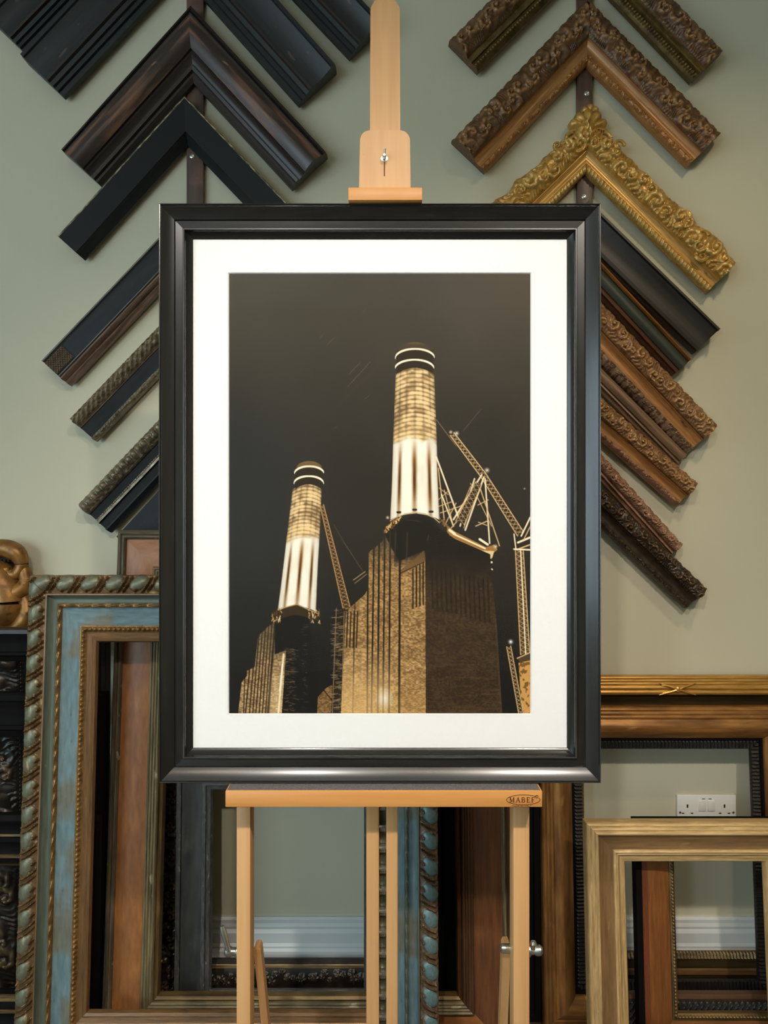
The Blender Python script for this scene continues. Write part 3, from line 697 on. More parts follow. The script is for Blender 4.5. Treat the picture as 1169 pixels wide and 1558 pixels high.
# (x, depth, down, radius) in a local frame whose origin is the photographed corner
lumpy(bm, [(-60, .02, -26, 8), (-40, .024, -44, 11), (-18, .028, -60, 14), (8, .030, -68, 15), (30, .030, -60, 14), (38, .030, -42, 11), (30, .032, -28, 9), (18, .034, -30, 7), (16, .036, -38, 5)])
lumpy(bm, [(-60, .03, -46, 8), (-40, .034, -44, 11), (-20, .036, -38, 12), (-4, .038, -24, 12), (-2, .040, -6, 11), (-14, .042, 4, 9), (-26, .042, -2, 7), (-24, .044, -12, 5)])
lumpy(bm, [(40, .026, -36, 10), (44, .028, -16, 12), (34, .032, -2, 13), (12, .036, 2, 14), (-6, .038, 12, 13), (-10, .040, 30, 11), (4, .042, 40, 10), (18, .042, 34, 8), (18, .044, 24, 5)])
lumpy(bm, [(36, .02, 2, 9), (44, .024, 20, 12), (42, .028, 42, 13), (26, .032, 58, 12), (6, .034, 60, 11), (-8, .036, 50, 8)])
lumpy(bm, [(-60, .03, 20, 10), (-44, .034, 30, 12), (-28, .036, 44, 12), (-24, .038, 60, 10), (-36, .040, 66, 8), (-44, .042, 58, 5)])
lumpy(bm, [(-60, .012, -20, 18), (-36, .014, -22, 26), (-8, .016, -20, 32), (12, .016, 4, 34), (12, .016, 30, 30), (0, .014, 50, 20)])
lumpy(bm, [(-60, .012, 8, 20), (-40, .014, 16, 24), (-20, .014, 36, 22), (-10, .012, 52, 14)])
for v in bm.verts: v.co.y = min(v.co.y, -.004)
from_bm('corner_cartouche', bm, mk('burnished_gilt', (160, 112, 50), (112, 76, 34), coord='Object', metal=.4, scale=(30, 30, 30), rough=.4, c3=(92, 60, 32), s3=60, t3=(.6, .7), bump=.2, bscale=120), m1)
P_M2 = [(0, .020), (.05, .026), (.16, .026)] + curve(.18, .7, .022, .016, -.003) + [(.72, .02), (.8, .02), (.84, .014), (1, .008)]
frame('dark brown frame left of the blue frame, top rail just below the gilt corner', -420, 163, 957, 1.80, 1.0, 52, P_M2,
      [(.17, 'brown_dark'), (.7, 'black_plain'), (1, 'black_plain')], hm=.026)
frame('plain black frame mostly hidden behind the blue frame, seen through its opening', -400, 160, 1056, 1.768, 1.0, 70, P_M2,
      [(.05, 'black_plain'), (1, 'black_plain')], hm=.026)
P_M4 = [(0, .02), (.08, .026)] + curve(.10, .40, .026, .020, -.003) + [(.42, .024), (.5, .024)] + curve(.52, .74, .020, .018, -.002) + [(.75, .022), (.8, .022), (.84, .016), (.93, .014), (1, .006)]
frame('low black frame with two gilt lines at the bottom left edge', -380, 154, 1243, 1.722, 2.5, 80, P_M4,
      [(.36, 'black_plain'), (.40, 'dim_gilt', 'gilt_line'), (.74, 'black_plain'), (.81, 'dim_gilt', 'gilt_line'), (.93, 'black_plain'), (1, 'dim_gilt', 'sight_edge')], hm=.026)
# right stack
P_A = [(0, .012)] + reeds(.01, .16, .018, .024, 3, .0016) + reeds(.17, .33, .026, .026, 2, .003) + [(.34, .020)] + curve(.36, .60, .018, .010, -.005) + [(.62, .014), (.70, .014), (.72, .010), (.88, .008), (.9, .012), (1, .006)]
fa, WA, bA, hwA = frame('gold reeded frame with a crossed ribbon, rearmost and tallest of the right-hand stack', 806, 1254, 1030, 1.865, 2.2, 84, P_A,
      [(.34, 'gold_reed', 'reeded_edge'), (.62, 'dark_scoop'), (.72, 'brown_gilt'), (.88, 'dark_scoop'), (1, 'dim_gilt', 'sight_edge')],
      orns=[o_ribs(.88, 1.0, .008, .003)], hm=.024, ds=.002)
# ribbon crossing on the top rail
bm = bmesh.new(); sa = 1.86 / F
zc = bA - 19 * sa
for sg in (1, -1):
    for k, (hwid, dz) in enumerate(((28, 9), (24, 6))):
        tube(bm, [(Vector((-hwid * sa, -.028, zc - sg * dz * sa)), .0008), (Vector((-10 * sa, -.031, zc - sg * 3.5 * sa)), .0028), (Vector((0, -.033, zc)), .0032),
                  (Vector((10 * sa, -.031, zc + sg * 3.5 * sa)), .0028), (Vector((hwid * sa, -.028, zc + sg * dz * sa)), .0008)], 8)
bm_lathe(bm, (0, -.030, zc), (0, -1, 0), [(.008, 0), (.007, .004), (.004, .006), (.001, .0065)], 12)
from_bm('crossed_ribbon', bm, M['gold_reed'], fa)
P_B = [(0, .014)] + reeds(.02, .26, .022, .032, 3, .002) + [(.27, .030)] + curve(.28, .72, .032, .020, .012) + [(.73, .014), (.78, .014), (.80, .010)] + [(.98, .008), (1, .004)]
frame('brown and gold convex frame with a ribbed black inner edge around the wall socket', 822, 1212, 1078, 1.80, 4.4, 66, P_B,
      [(.27, 'bole_gold'), (.73, 'bole_gold'), (.80, 'black_plain'), (1, 'ribbed_dark', 'ribbed_edge')],
      orns=[o_ribs(.80, 1.0, .0085, .004)], hm=.03, ds=.002)
P_D = [(0, .020)] + reeds(.01, .26, .030, .040, 3, .002) + [(.27, .034), (.30, .033)] + curve(.30, .66, .033, .020, -.004) + [(.67, .024), (.72, .026), (.74, .020), (.78, .022), (.82, .018), (.84, .016), (.96, .014), (1, .006)]
frame('pale washed-gold frame with reeded edges at the front of the right-hand stack', 893, 1232, 1256, 1.64, 5.0, 63, P_D,
      [(.13, 'limed_gold'), (.28, 'limed_gold'), (.66, 'limed_brown'), (1, 'limed_gold', 'sight_edge')], hm=.036)
P_E = [(0, .028), (.14, .028), (.16, .024), (.30, .024)] + curve(.31, .84, .024, .016, .002) + [(.85, .012)] + curve(.87, 1, .014, .012, .003)
frame('red-brown stained frame with beaded inner edge behind the pale washed-gold frame', 966, 1330, 1250, 1.705, 4.4, 62, P_E,
      [(.15, 'black_plain'), (.30, 'red_chip'), (.84, 'red_brown'), (1, 'dim_gilt', 'beading')], orns=[o_beads(.935, .0035, .0075, .003)], hm=.028, ds=.002)
# loose ribbed moulding on the floor between them
d_ = 1.745
oo = empty('moulding_length', (wx(1090, d_), d_, .001), 0, 'loose blackened ribbed moulding standing on edge on the floor behind the red-brown frame', 'moulding')
hw_ = (wx(1250, d_) - wx(975, d_)) / 2
arm('moulding', oo, (-hw_, .115), (hw_, .115), (0, -1), (0, -1), (0, -1), .115, [(0, .014), (.08, .018), (.1, .014), (.12, .02), (.6, .024), (.62, .018), (.8, .02), (1, .02)],
    [(.11, 'walnut'), (.6, 'ribbed_dark'), (1, 'walnut')], orns=[o_ribs(.12, .6, .013, .007, .8)], ds=.002, cap0=True, cap1=True)

# socket on wall
so = empty('wall_socket', (wx(1074.5, 1.915), WALL_Y, wz(1235, 1.915)), 0, 'white double wall socket with two switches on the wall inside the convex frame', 'socket')
box('face_plate', -.073, .073, -.010, 0, -.043, .043, M['plastic'], so, bev=.002)
for sx in (-1, 1):
    box('switch', sx * .011 - .009, sx * .011 + .009, -.0125, -.009, .004, .030, M['plastic'], so, bev=.0012)
    bm = bmesh.new(); cx_ = sx * .046 - .002
    bm_box(bm, cx_ - .002, cx_ + .002, -.0106, -.0095, .012, .020); bm_box(bm, cx_ - .014, cx_ - .008, -.0106, -.0095, -.003, -.0005); bm_box(bm, cx_ + .008, cx_ + .014, -.0106, -.0095, -.003, -.0005)
    from_bm('socket_slots', bm, M['dark_hole'], so, sm=False)
bm = bmesh.new()
for sx in (-1, 1): bm_box(bm, sx * .008 - .004, sx * .008 + .004, -.0106, -.0095, .033, .0345)
from_bm('marking', bm, M['dark_hole'], so, sm=False)
for sx in (-1, 1):
    bm = bmesh.new(); bm_lathe(bm, (sx * .066, -.010, 0), (0, -1, 0), [(.003, 0), (.003, .0004), (.001, .0006)], 14); from_bm('screw', bm, M['metal'], so)

# ================================================================== EASEL
DM = 1.335                                   # mast face
ea = empty('artist_easel', (wx(586, DM), DM, 0), 0, 'beech wood studio easel holding the large black-framed picture', 'easel')
ex, ey = ea.location.x, ea.location.y
def ebox(name, x0, x1, d0, d1, y0, y1, mat='beech', bev=.0015, dref=None):
    dr_ = dref or d0
    return box(name, wx(x0, dr_) - ex, wx(x1, dr_) - ex, d0 - ey, d1 - ey, wz(y1, dr_), wz(y0, dr_), M[mat], ea, bev)
# sliding mast with chamfered top
bm = bmesh.new(); dm = 1.325
bm_prism(bm, [(wx(562, dm) - ex, wz(420, dm)), (wx(610, dm) - ex, wz(420, dm)), (wx(608.5, dm) - ex, wz(12, dm)), (wx(602, dm) - ex, wz(1, dm)), (wx(586, dm) - ex, wz(-6, dm)),
              (wx(570, dm) - ex, wz(1, dm)), (wx(564, dm) - ex, wz(12, dm))], dm - ey, dm + .018 - ey, .0015)
from_bm('mast', bm, M['beech'], ea)
# head clamp block with rounded shoulders
dh = 1.305
pts = [(wx(546.5, dh), wz(290, dh)), (wx(625, dh), wz(290, dh)), (wx(624, dh), wz(214, dh))]
for i in range(7):
    a = math.radians(i * 15); pts.append((wx(608 + 16 * math.cos(a), dh), wz(213 - 15 * math.sin(a), dh)))
for i in range(7):
    a = math.radians(90 + i * 15); pts.append((wx(564 + 16 * math.cos(a), dh), wz(213 - 15 * math.sin(a), dh)))
bm = bmesh.new(); bm_prism(bm, [(p[0] - ex, p[1]) for p in pts], dh - ey, dh + .019 - ey, .002)
hb = from_bm('head_clamp', bm, M['beech'], ea)
bm = bmesh.new(); bm_box(bm, wx(584.2, dh) - ex, wx(586, dh) - ex, dh - .0004 - ey, dh + .001 - ey, wz(268, dh), wz(236, dh))
from_bm('slot', bm, M['ink'], hb, sm=False)
bm = bmesh.new(); bm_lathe(bm, (wx(585, dh) - ex, dh - ey, wz(241, dh)), (0, -1, 0), [(.006, 0), (.006, .001), (.003, .0015), (.003, .012), (.0022, .014)], 16)
bm_cyl(bm, (wx(585, dh) - ex, dh - .010 - ey, wz(246, dh)), (wx(586, dh) - ex, dh - .014 - ey, wz(232, dh)), .0022, .0016, 12)
from_bm('clamp_screw', bm, M['metal'], hb)
ebox('head_lip', 530, 643, 1.268, 1.31, 285, 304.4, 'beech_h', .0012)
# mast below and lower uprights: two rails with ratchet strip between
for x0, x1 in ((557.5, 577), (588, 605.5)):
    ebox('mast_rail', x0, x1, 1.327, 1.365, 420, 1800, 'beech', .0015)
bm = bmesh.new(); dr0 = 1.336
bm_box(bm, wx(576, dr0) - ex, wx(589, dr0) - ex, dr0 + .010 - ey, dr0 + .012 - ey, wz(1640, dr0), wz(1215, dr0))
strip = from_bm('ratchet_strip', bm, mk('steel_strip', (104, 108, 92), (70, 76, 60), coord='Object', metal=.6, scale=(20, 20, 60), rough=.35), ea)
for k in range(14):
    yy = 1222 + k * 32
    bm = bmesh.new()
    bm_box(bm, wx(577, dr0) - ex, wx(588.2, dr0) - ex, dr0 - .006 - ey, dr0 + .010 - ey, wz(yy + 4, dr0), wz(yy, dr0), .0006)
    bm_box(bm, wx(578, dr0) - ex, wx(587, dr0) - ex, dr0 + .002 - ey, dr0 + .010 - ey, wz(yy + 12, dr0), wz(yy + 7, dr0), .0006)
    from_bm('ratchet_tooth', bm, M['metal'], strip)
# side uprights
ebox('upright', 360, 381, 1.312, 1.352, 1228, 1849.5, 'beech', .0015)
ebox('upright', 781.5, 806, 1.312, 1.352, 1228, 1849.5, 'beech', .0015)
# cross bar low (below frame) and behind tray
ebox('cross_bar', 360, 806, 1.352, 1.376, 1700, 1760, 'beech_h', .0015)
# tray
dt0 = 1.249
tr = ebox('tray', 343, 825.5, dt0, 1.345, 1203.5, 1228, 'beech_h', .0012)
zt = wz(1203.5, dt0)
fe = box('felt_pad', wx(345.5, dt0) - ex, wx(822.5, dt0) - ex, dt0 + .004 - ey, 1.32 - ey, zt - .0005, zt + .0012, M['felt'], tr)
# maker's mark on the tray front
def stroke(bm, p, q, w, y=-.0006):
    p = Vector((p[0], 0, p[1])); q = Vector((q[0], 0, q[1])); d = (q - p).normalized(); n = Vector((-d.z, 0, d.x)) * w / 2
    a = [p - n, q - n, q + n, p + n]
    f = [bm.verts.new((v.x, y, v.z)) for v in a]; b = [bm.verts.new((v.x, y + .0006, v.z)) for v in a]
    bm.faces.new(f); 
    for i in range(4): bm.faces.new((f[i], b[i], b[(i + 1) % 4], f[(i + 1) % 4]))
LET = {
 'M': [((.05, 0), (.05, 1), .08), ((.08, 1), (.45, .05), .18), ((.45, .05), (.82, 1), .08), ((.86, 0), (.86, 1), .18), ((-.06, 0), (.18, 0), .06), ((.70, 0), (1.0, 0), .06), ((-.06, 1), (.15, 1), .06), ((.78, 1), (1.0, 1), .06)],
 'A': [((.05, 0), (.42, 1), .08), ((.42, 1), (.82, 0), .18), ((.2, .36), (.66, .36), .07), ((-.08, 0), (.2, 0), .06), ((.66, 0), (.98, 0), .06)],
 'B': [((.12, 0), (.12, 1), .18), ((0, 1), (.48, 1), .07), ((0, .52), (.52, .52), .07), ((0, 0), (.52, 0), .07), ((.48, 1), (.62, .88), .12), ((.62, .88), (.62, .66), .15), ((.62, .66), (.46, .52), .12), ((.52, .52), (.70, .38), .12), ((.70, .38), (.70, .15), .16), ((.70, .15), (.52, 0), .12)],
 'E': [((.12, 0), (.12, 1), .18), ((0, 1), (.66, 1), .07), ((0, .52), (.5, .52), .07), ((0, 0), (.68, 0), .07), ((.66, 1.02), (.66, .80), .06), ((.68, 0), (.68, .22), .06), ((.5, .62), (.5, .42), .06)],
 'F': [((.12, 0), (.12, 1), .18), ((0, 1), (.66, 1), .07), ((0, .52), (.5, .52), .07), ((0, 0), (.3, 0), .07), ((.66, 1.02), (.66, .80), .06), ((.5, .62), (.5, .42), .06)],
}
pm = dt0 / F
bm = bmesh.new()
x = 776.0
for ch, adv in (('M', 9.4), ('A', 8.5), ('B', 7.8), ('E', 7.4), ('F', 7)):
    for p, q, w in LET[ch]:
        hgt = 7.4; z0 = 1220.6; wd = 6.9
        P = lambda t: (wx(x + t[0] * wd, dt0) - ex, wz(z0 - t[1] * hgt, dt0))
        stroke(bm, P(p), P(q), w * 7.5 * pm)
    x += adv
n = 48
for i in range(n):
    a0, a1 = 2 * math.pi * i / n, 2 * math.pi * (i + 1) / n
    E = lambda a: (wx(796.5 + 25.5 * math.cos(a), dt0) - ex, wz(1216.8 - 7.6 * math.sin(a), dt0))
    if not (0.05 < (i / n) < 0.10): stroke(bm, E(a0), E(a1), .7 * pm)
for i in range(12):
    a0, a1 = 2 * math.pi * i / 12, 2 * math.pi * (i + 1) / 12
    E = lambda a: (wx(817 + 2 * math.cos(a), dt0) - ex, wz(1212 - 2 * math.sin(a), dt0))
    stroke(bm, E(a0), E(a1), .8 * pm)
o = from_bm('maker_logo', bm, M['ink'], tr, sm=False); o.location.y = dt0 - ey
# tiny line of text below
cu = bpy.data.curves.new('small_text', 'FONT'); cu.body = 'MADE IN ITALY'; cu.size = 2.9 * pm; cu.align_x = 'CENTER'; cu.extrude = .0002
to = bpy.data.objects.new('tmp', cu); COL.objects.link(to); bpy.context.view_layer.update()
me = bpy.data.meshes.new_from_object(to.evaluated_get(bpy.context.evaluated_depsgraph_get())); bpy.data.objects.remove(to)
me.name = 'small_text'
o = link_mesh('small_lettering', me, M['ink'], tr); o.rotation_euler = (math.pi / 2, 0, 0); o.location = (wx(794, dt0) - ex, dt0 - .0002 - ey, wz(1227, dt0)); o.scale = (1.5, 1, 1)
# back struts
def strut(xa, ya, xb, yb, w, da, db, name='back_strut'):
    bm = bmesh.new()
    A0 = Vector((wx(xa, da) - ex, da - ey, wz(ya, da))); B0 = Vector((wx(xb, db) - ex, db - ey, wz(yb, db)))
    hw2 = w / 2 * da / F; t = .011
    ring = []
    d = (B0 - A0).normalized()
    def sec(c): return [c + Vector((-hw2, -t, 0)), c + Vector((hw2, -t, 0)), c + Vector((hw2, t, 0)), c + Vector((-hw2, t, 0))]
    top = [bm.verts.new(v) for v in sec(A0)]; bot = [bm.verts.new(v) for v in sec(B0)]
    cap = [bm.verts.new(v * 1.0 + Vector((0, 0, .006))) for v in [A0 + Vector((-hw2 * .6, -t, 0)), A0 + Vector((hw2 * .6, -t, 0)), A0 + Vector((hw2 * .6, t, 0)), A0 + Vector((-hw2 * .6, t, 0))]]
    for r0, r1 in ((cap, top), (top, bot)):
        for k in range(4): bm.faces.new((r0[k], r1[k], r1[(k + 1) % 4], r0[(k + 1) % 4]))
    bm.faces.new(cap[::-1]); bm.faces.new(bot)
    bmesh.ops.recalc_face_normals(bm, faces=bm.faces[:])
    return from_bm(name, bm, M['beech'], ea, sm=False)
strut(393, 1440, 424, 1748, 11, 1.370, 1.45)
strut(770, 1435, 758, 1748, 12, 1.370, 1.45)
# wing nuts
def wing(xb, yb, side, pts, name='wing_nut'):
    bm = bmesh.new(); dw = 1.33
    c = Vector((wx(xb, dw) - ex, dw - ey, wz(yb, dw)))
    bm_lathe(bm, c + Vector((side * -.004, 0, 0)), (side, 0, 0), [(.011, 0), (.011, .002), (.007, .004), (.007, .010), (.009, .014), (.009, .020), (.005, .024)], 20)
    for P in pts:
        tube(bm, [(Vector((wx(px, dw) - ex, dw - .004 - ey, wz(py, dw))), r) for px, py, r in P], 12)
    from_bm(name, bm, M['metal'], ea)
wing(359, 1448, -1, [[(349, 1445, .005), (345, 1430, .0045), (341, 1416, .0055), (338.5, 1407, .004)]])
wing(808, 1446, 1, [[(811, 1442, .004), (811, 1434, .006), (811, 1430, .004)], [(812, 1446, .004), (817, 1448, .004)]])
bm = bmesh.new(); bm_lathe(bm, (wx(765, 1.352) - ex, 1.352 - ey, wz(1443, 1.352)), (-1, 0, 0), [(.008, -.02), (.008, .002), (.004, .004)], 16); from_bm('pivot_bolt', bm, M['metal'], ea)

# ================================================================== THE FRAMED PRINT
dp = 1.278
pf = empty('framed_photograph', (wx(578.5, dp), 1.318, wz(1192, dp)), 0, 'large black frame with white mount and night photograph of lit chimneys, on the easel', 'framed picture')
pf.location.z = zt + .0016
X0, X1 = wx(241, dp) - pf.location.x, wx(915.5, dp) - pf.location.x
Z0, Z1 = 0.0, wz(308, dp) - wz(1192, dp)
Wf = 46.5 / F * dp
T = .040
P_F = [(0, .030), (.01, .0385), (.03, .040), (.055, .0395), (.075, .037)] + curve(.08, .44, .037, .0255, -.0008) + [(.45, .024), (.47, .0225), (.70, .0215), (.715, .0245), (.74, .026), (.77, .026), (.79, .0235), (.80, .020)] + curve(.81, .98, .019, .011, -.001) + [(1, .008)]
BF = [(.71, 'black_lac'), (.78, 'black_lac_worn', 'raised_line'), (1, 'black_lac', 'sight_edge')]
TL, TR, BR, BL = (X0, Z1), (X1, Z1), (X1, Z0), (X0, Z0)
arm('top_rail', pf, TL, TR, (1, -1), (-1, -1), (0, -1), Wf, P_F, BF)
arm('stile', pf, TL, BL, (1, -1), (1, 1), (1, 0), Wf, P_F, BF)
arm('stile', pf, TR, BR, (-1, -1), (-1, 1), (-1, 0), Wf, P_F, BF)
arm('bottom_rail', pf, BL, BR, (1, 1), (-1, 1), (0, 1), Wf, P_F, BF)
def lp(px, py, d=1.309): return (wx(px, d) - pf.location.x, wz(py, d) - (wz(1192, dp)))
# mount board: four-sided mat with bevelled window
DPR = 1.3115
x0m, z1m = X0 + Wf * .9, Z1 - Wf * .9; x1m, z0m = X1 - Wf * .9, Z0 + Wf * .9
PX0, PX1, PY0, PY1 = 348.5, 807.5, 415.5, 1085.5
(wx0, wz1), (wx1, wz0) = lp(PX0, PY0), lp(PX1, PY1)
bm = bmesh.new()
ym, yp = -.0090, -.0066
def ringv(x0, x1, z0, z1, y): return [bm.verts.new((x0, y, z0)), bm.verts.new((x1, y, z0)), bm.verts.new((x1, y, z1)), bm.verts.new((x0, y, z1))]
o1 = ringv(x0m, x1m, z0m, z1m, ym); i1 = ringv(wx0 - .0016, wx1 + .0016, wz0 - .0016, wz1 + .0016, ym); i2 = ringv(wx0, wx1, wz0, wz1, yp); o2 = ringv(x0m, x1m, z0m, z1m, yp)
for a, b in ((o1, i1), (i1, i2), (i2, o2), (o2, o1)):
    for k in range(4): bm.faces.new((a[k], a[(k + 1) % 4], b[(k + 1) % 4], b[k]))
bmesh.ops.recalc_face_normals(bm, faces=bm.faces[:])
from_bm('mount_board', bm, M['mount'], pf, sm=False)
box('backing_board', X0 + .012, X1 - .012, -.004, -.001, Z0 + .012, Z1 - .012, M['backing'], pf)

# ---- the print: a fine grid of coloured points
GX, GY = 612, 893
SXp, SYp = (PX1 - PX0) / (GX - 1), (PY1 - PY0) / (GY - 1)
IMG = np.zeros((GY, GX, 3)); XX, YY = np.meshgrid(PX0 + np.arange(GX) * SXp, PY0 + np.arange(GY) * SYp)
rng = np.random.RandomState(4)
def vnoise(sx, sy, seed=0, oct=1):
    tot = np.zeros_like(XX); amp = 1; norm = 0
    for o_ in range(oct):
        r = np.random.RandomState(seed + o_ * 17)
        fx = (XX - PX0) / (sx / 2 ** o_); fy = (YY - PY0) / (sy / 2 ** o_)
        g = r.rand(int(fy.max()) + 3, int(fx.max()) + 3)
        ix = np.floor(fx).astype(int); iy = np.floor(fy).astype(int); tx = sm01(fx - ix); ty = sm01(fy - iy)
        v = g[iy, ix] * (1 - tx) * (1 - ty) + g[iy, ix + 1] * tx * (1 - ty) + g[iy + 1, ix] * (1 - tx) * ty + g[iy + 1, ix + 1] * tx * ty
        tot += v * amp; norm += amp; amp *= .5
    return tot / norm
def poly(pts):
    pts = np.array(pts, float); m = np.zeros_like(XX)
    x0, x1 = pts[:, 0].min() - 2, pts[:, 0].max() + 2; y0, y1 = pts[:, 1].min() - 2, pts[:, 1].max() + 2
    i0, i1 = max(0, int((x0 - PX0) / SXp)), min(GX, int((x1 - PX0) / SXp) + 2); j0, j1 = max(0, int((y0 - PY0) / SYp)), min(GY, int((y1 - PY0) / SYp) + 2)
    if i1 <= i0 or j1 <= j0: return m
    for dx in (-.25, .25):
        for dy in (-.25, .25):
            X = XX[j0:j1, i0:i1] + dx * SXp; Y = YY[j0:j1, i0:i1] + dy * SYp; c = np.zeros_like(X, bool)
            for k in range(len(pts)):
                xa, ya = pts[k]; xb, yb = pts[(k + 1) % len(pts)]
                if ya == yb: continue
                c ^= ((ya > Y) != (yb > Y)) & (X < (xb - xa) * (Y - ya) / (yb - ya) + xa)
            m[j0:j1, i0:i1] += c * .25
    return m
def lay(mask, c, a=1.0):
    global IMG
    c = np.array(c, float) if not isinstance(c, np.ndarray) else c
    IMG = IMG * (1 - (mask * a)[..., None]) + c * (mask * a)[..., None]
def line(x0, y0, x1, y1, w, c, a=1.0):
    pad = w + 2
    i0, i1 = max(0, int((min(x0, x1) - pad - PX0) / SXp)), min(GX, int((max(x0, x1) + pad - PX0) / SXp) + 2)
    j0, j1 = max(0, int((min(y0, y1) - pad - PY0) / SYp)), min(GY, int((max(y0, y1) + pad - PY0) / SYp) + 2)
    if i1 <= i0 or j1 <= j0: return
    X = XX[j0:j1, i0:i1]; Y = YY[j0:j1, i0:i1]; dx, dy = x1 - x0, y1 - y0; L2 = dx * dx + dy * dy + 1e-9
    t = np.clip(((X - x0) * dx + (Y - y0) * dy) / L2, 0, 1); r = np.hypot(X - x0 - t * dx, Y - y0 - t * dy)
    m = np.clip((w / 2 + .4 - r) / .8, 0, 1)[..., None] * a
    IMG[j0:j1, i0:i1] = IMG[j0:j1, i0:i1] * (1 - m) + np.array(c, float) * m
def glow(x, y, r, c, a=1.0):
    m = np.clip(1 - np.hypot(XX - x, YY - y) / r, 0, 1) ** 1.5; lay(m, c, a)
def lattice(x0, y0, x1, y1, w0, w1, c, lw=1.3, pitch=6, dark=(60, 46, 30)):
    dx, dy = x1 - x0, y1 - y0; L = math.hypot(dx, dy); nx, ny = -dy / L, dx / L
    A = [(x0 + nx * w0, y0 + ny * w0), (x1 + nx * w1, y1 + ny * w1)]; B = [(x0 - nx * w0, y0 - ny * w0), (x1 - nx * w1, y1 - ny * w1)]
    lay(poly([A[0], A[1], B[1], B[0]]), dark, .75)
    n_ = max(2, int(L / pitch))
    for k in range(n_):
        t0, t1 = k / n_, (k + 1) / n_
        pa = lambda t: (A[0][0] + (A[1][0] - A[0][0]) * t, A[0][1] + (A[1][1] - A[0][1]) * t)
        pb = lambda t: (B[0][0] + (B[1][0] - B[0][0]) * t, B[0][1] + (B[1][1] - B[0][1]) * t)
        line(*pa(t0), *pb(t1), lw * .7, c, .85); line(*pb(t0), *pa(t1), lw * .7, c, .7)
    line(*A[0], *A[1], lw, c); line(*B[0], *B[1], lw, c)
# sky
ty = (YY - PY0) / (PY1 - PY0); tx = (XX - PX0) / (PX1 - PX0)
def L3(c): return np.array(c, float)[None, None, :]
sky = L3((72, 66, 54)) * (1 - sm01(ty * 2))[..., None] + L3((50, 45, 38)) * sm01(ty * 2)[..., None]
IMG[:] = sky
lay(sm01((.45 - tx) / .45) * sm01((ty - .12) / .4), (44, 46, 44), .85)
lay(sm01((ty - .55) / .4), (31, 29, 26), .85)
lay(sm01((tx - .6) / .4) * sm01((.30 - ty) / .3), (88, 76, 60), .55)  # warm glow of a reflection in the glass, painted into the print
lay(sm01((.3 - tx) / .3) * sm01((.35 - ty) / .35), (78, 76, 60), .35)
IMG += ((vnoise(90, 110, 3, 3) - .5) * 10)[..., None]
for a in ((487, 514, 492, 508), (498, 524, 510, 513), (532, 568, 549, 551), (529, 588, 564, 550), (555, 607, 563, 600), (552, 475, 557, 470), (508, 652, 514, 648), (705, 655, 732, 622)):
    line(*a, 1.0, (128, 112, 86), .5)
lay(np.clip(1 - np.abs((XX + YY * 1.05) - 1160) / 3, 0, 1) * (np.abs(YY - 580) < 60), (90, 78, 60), .2)
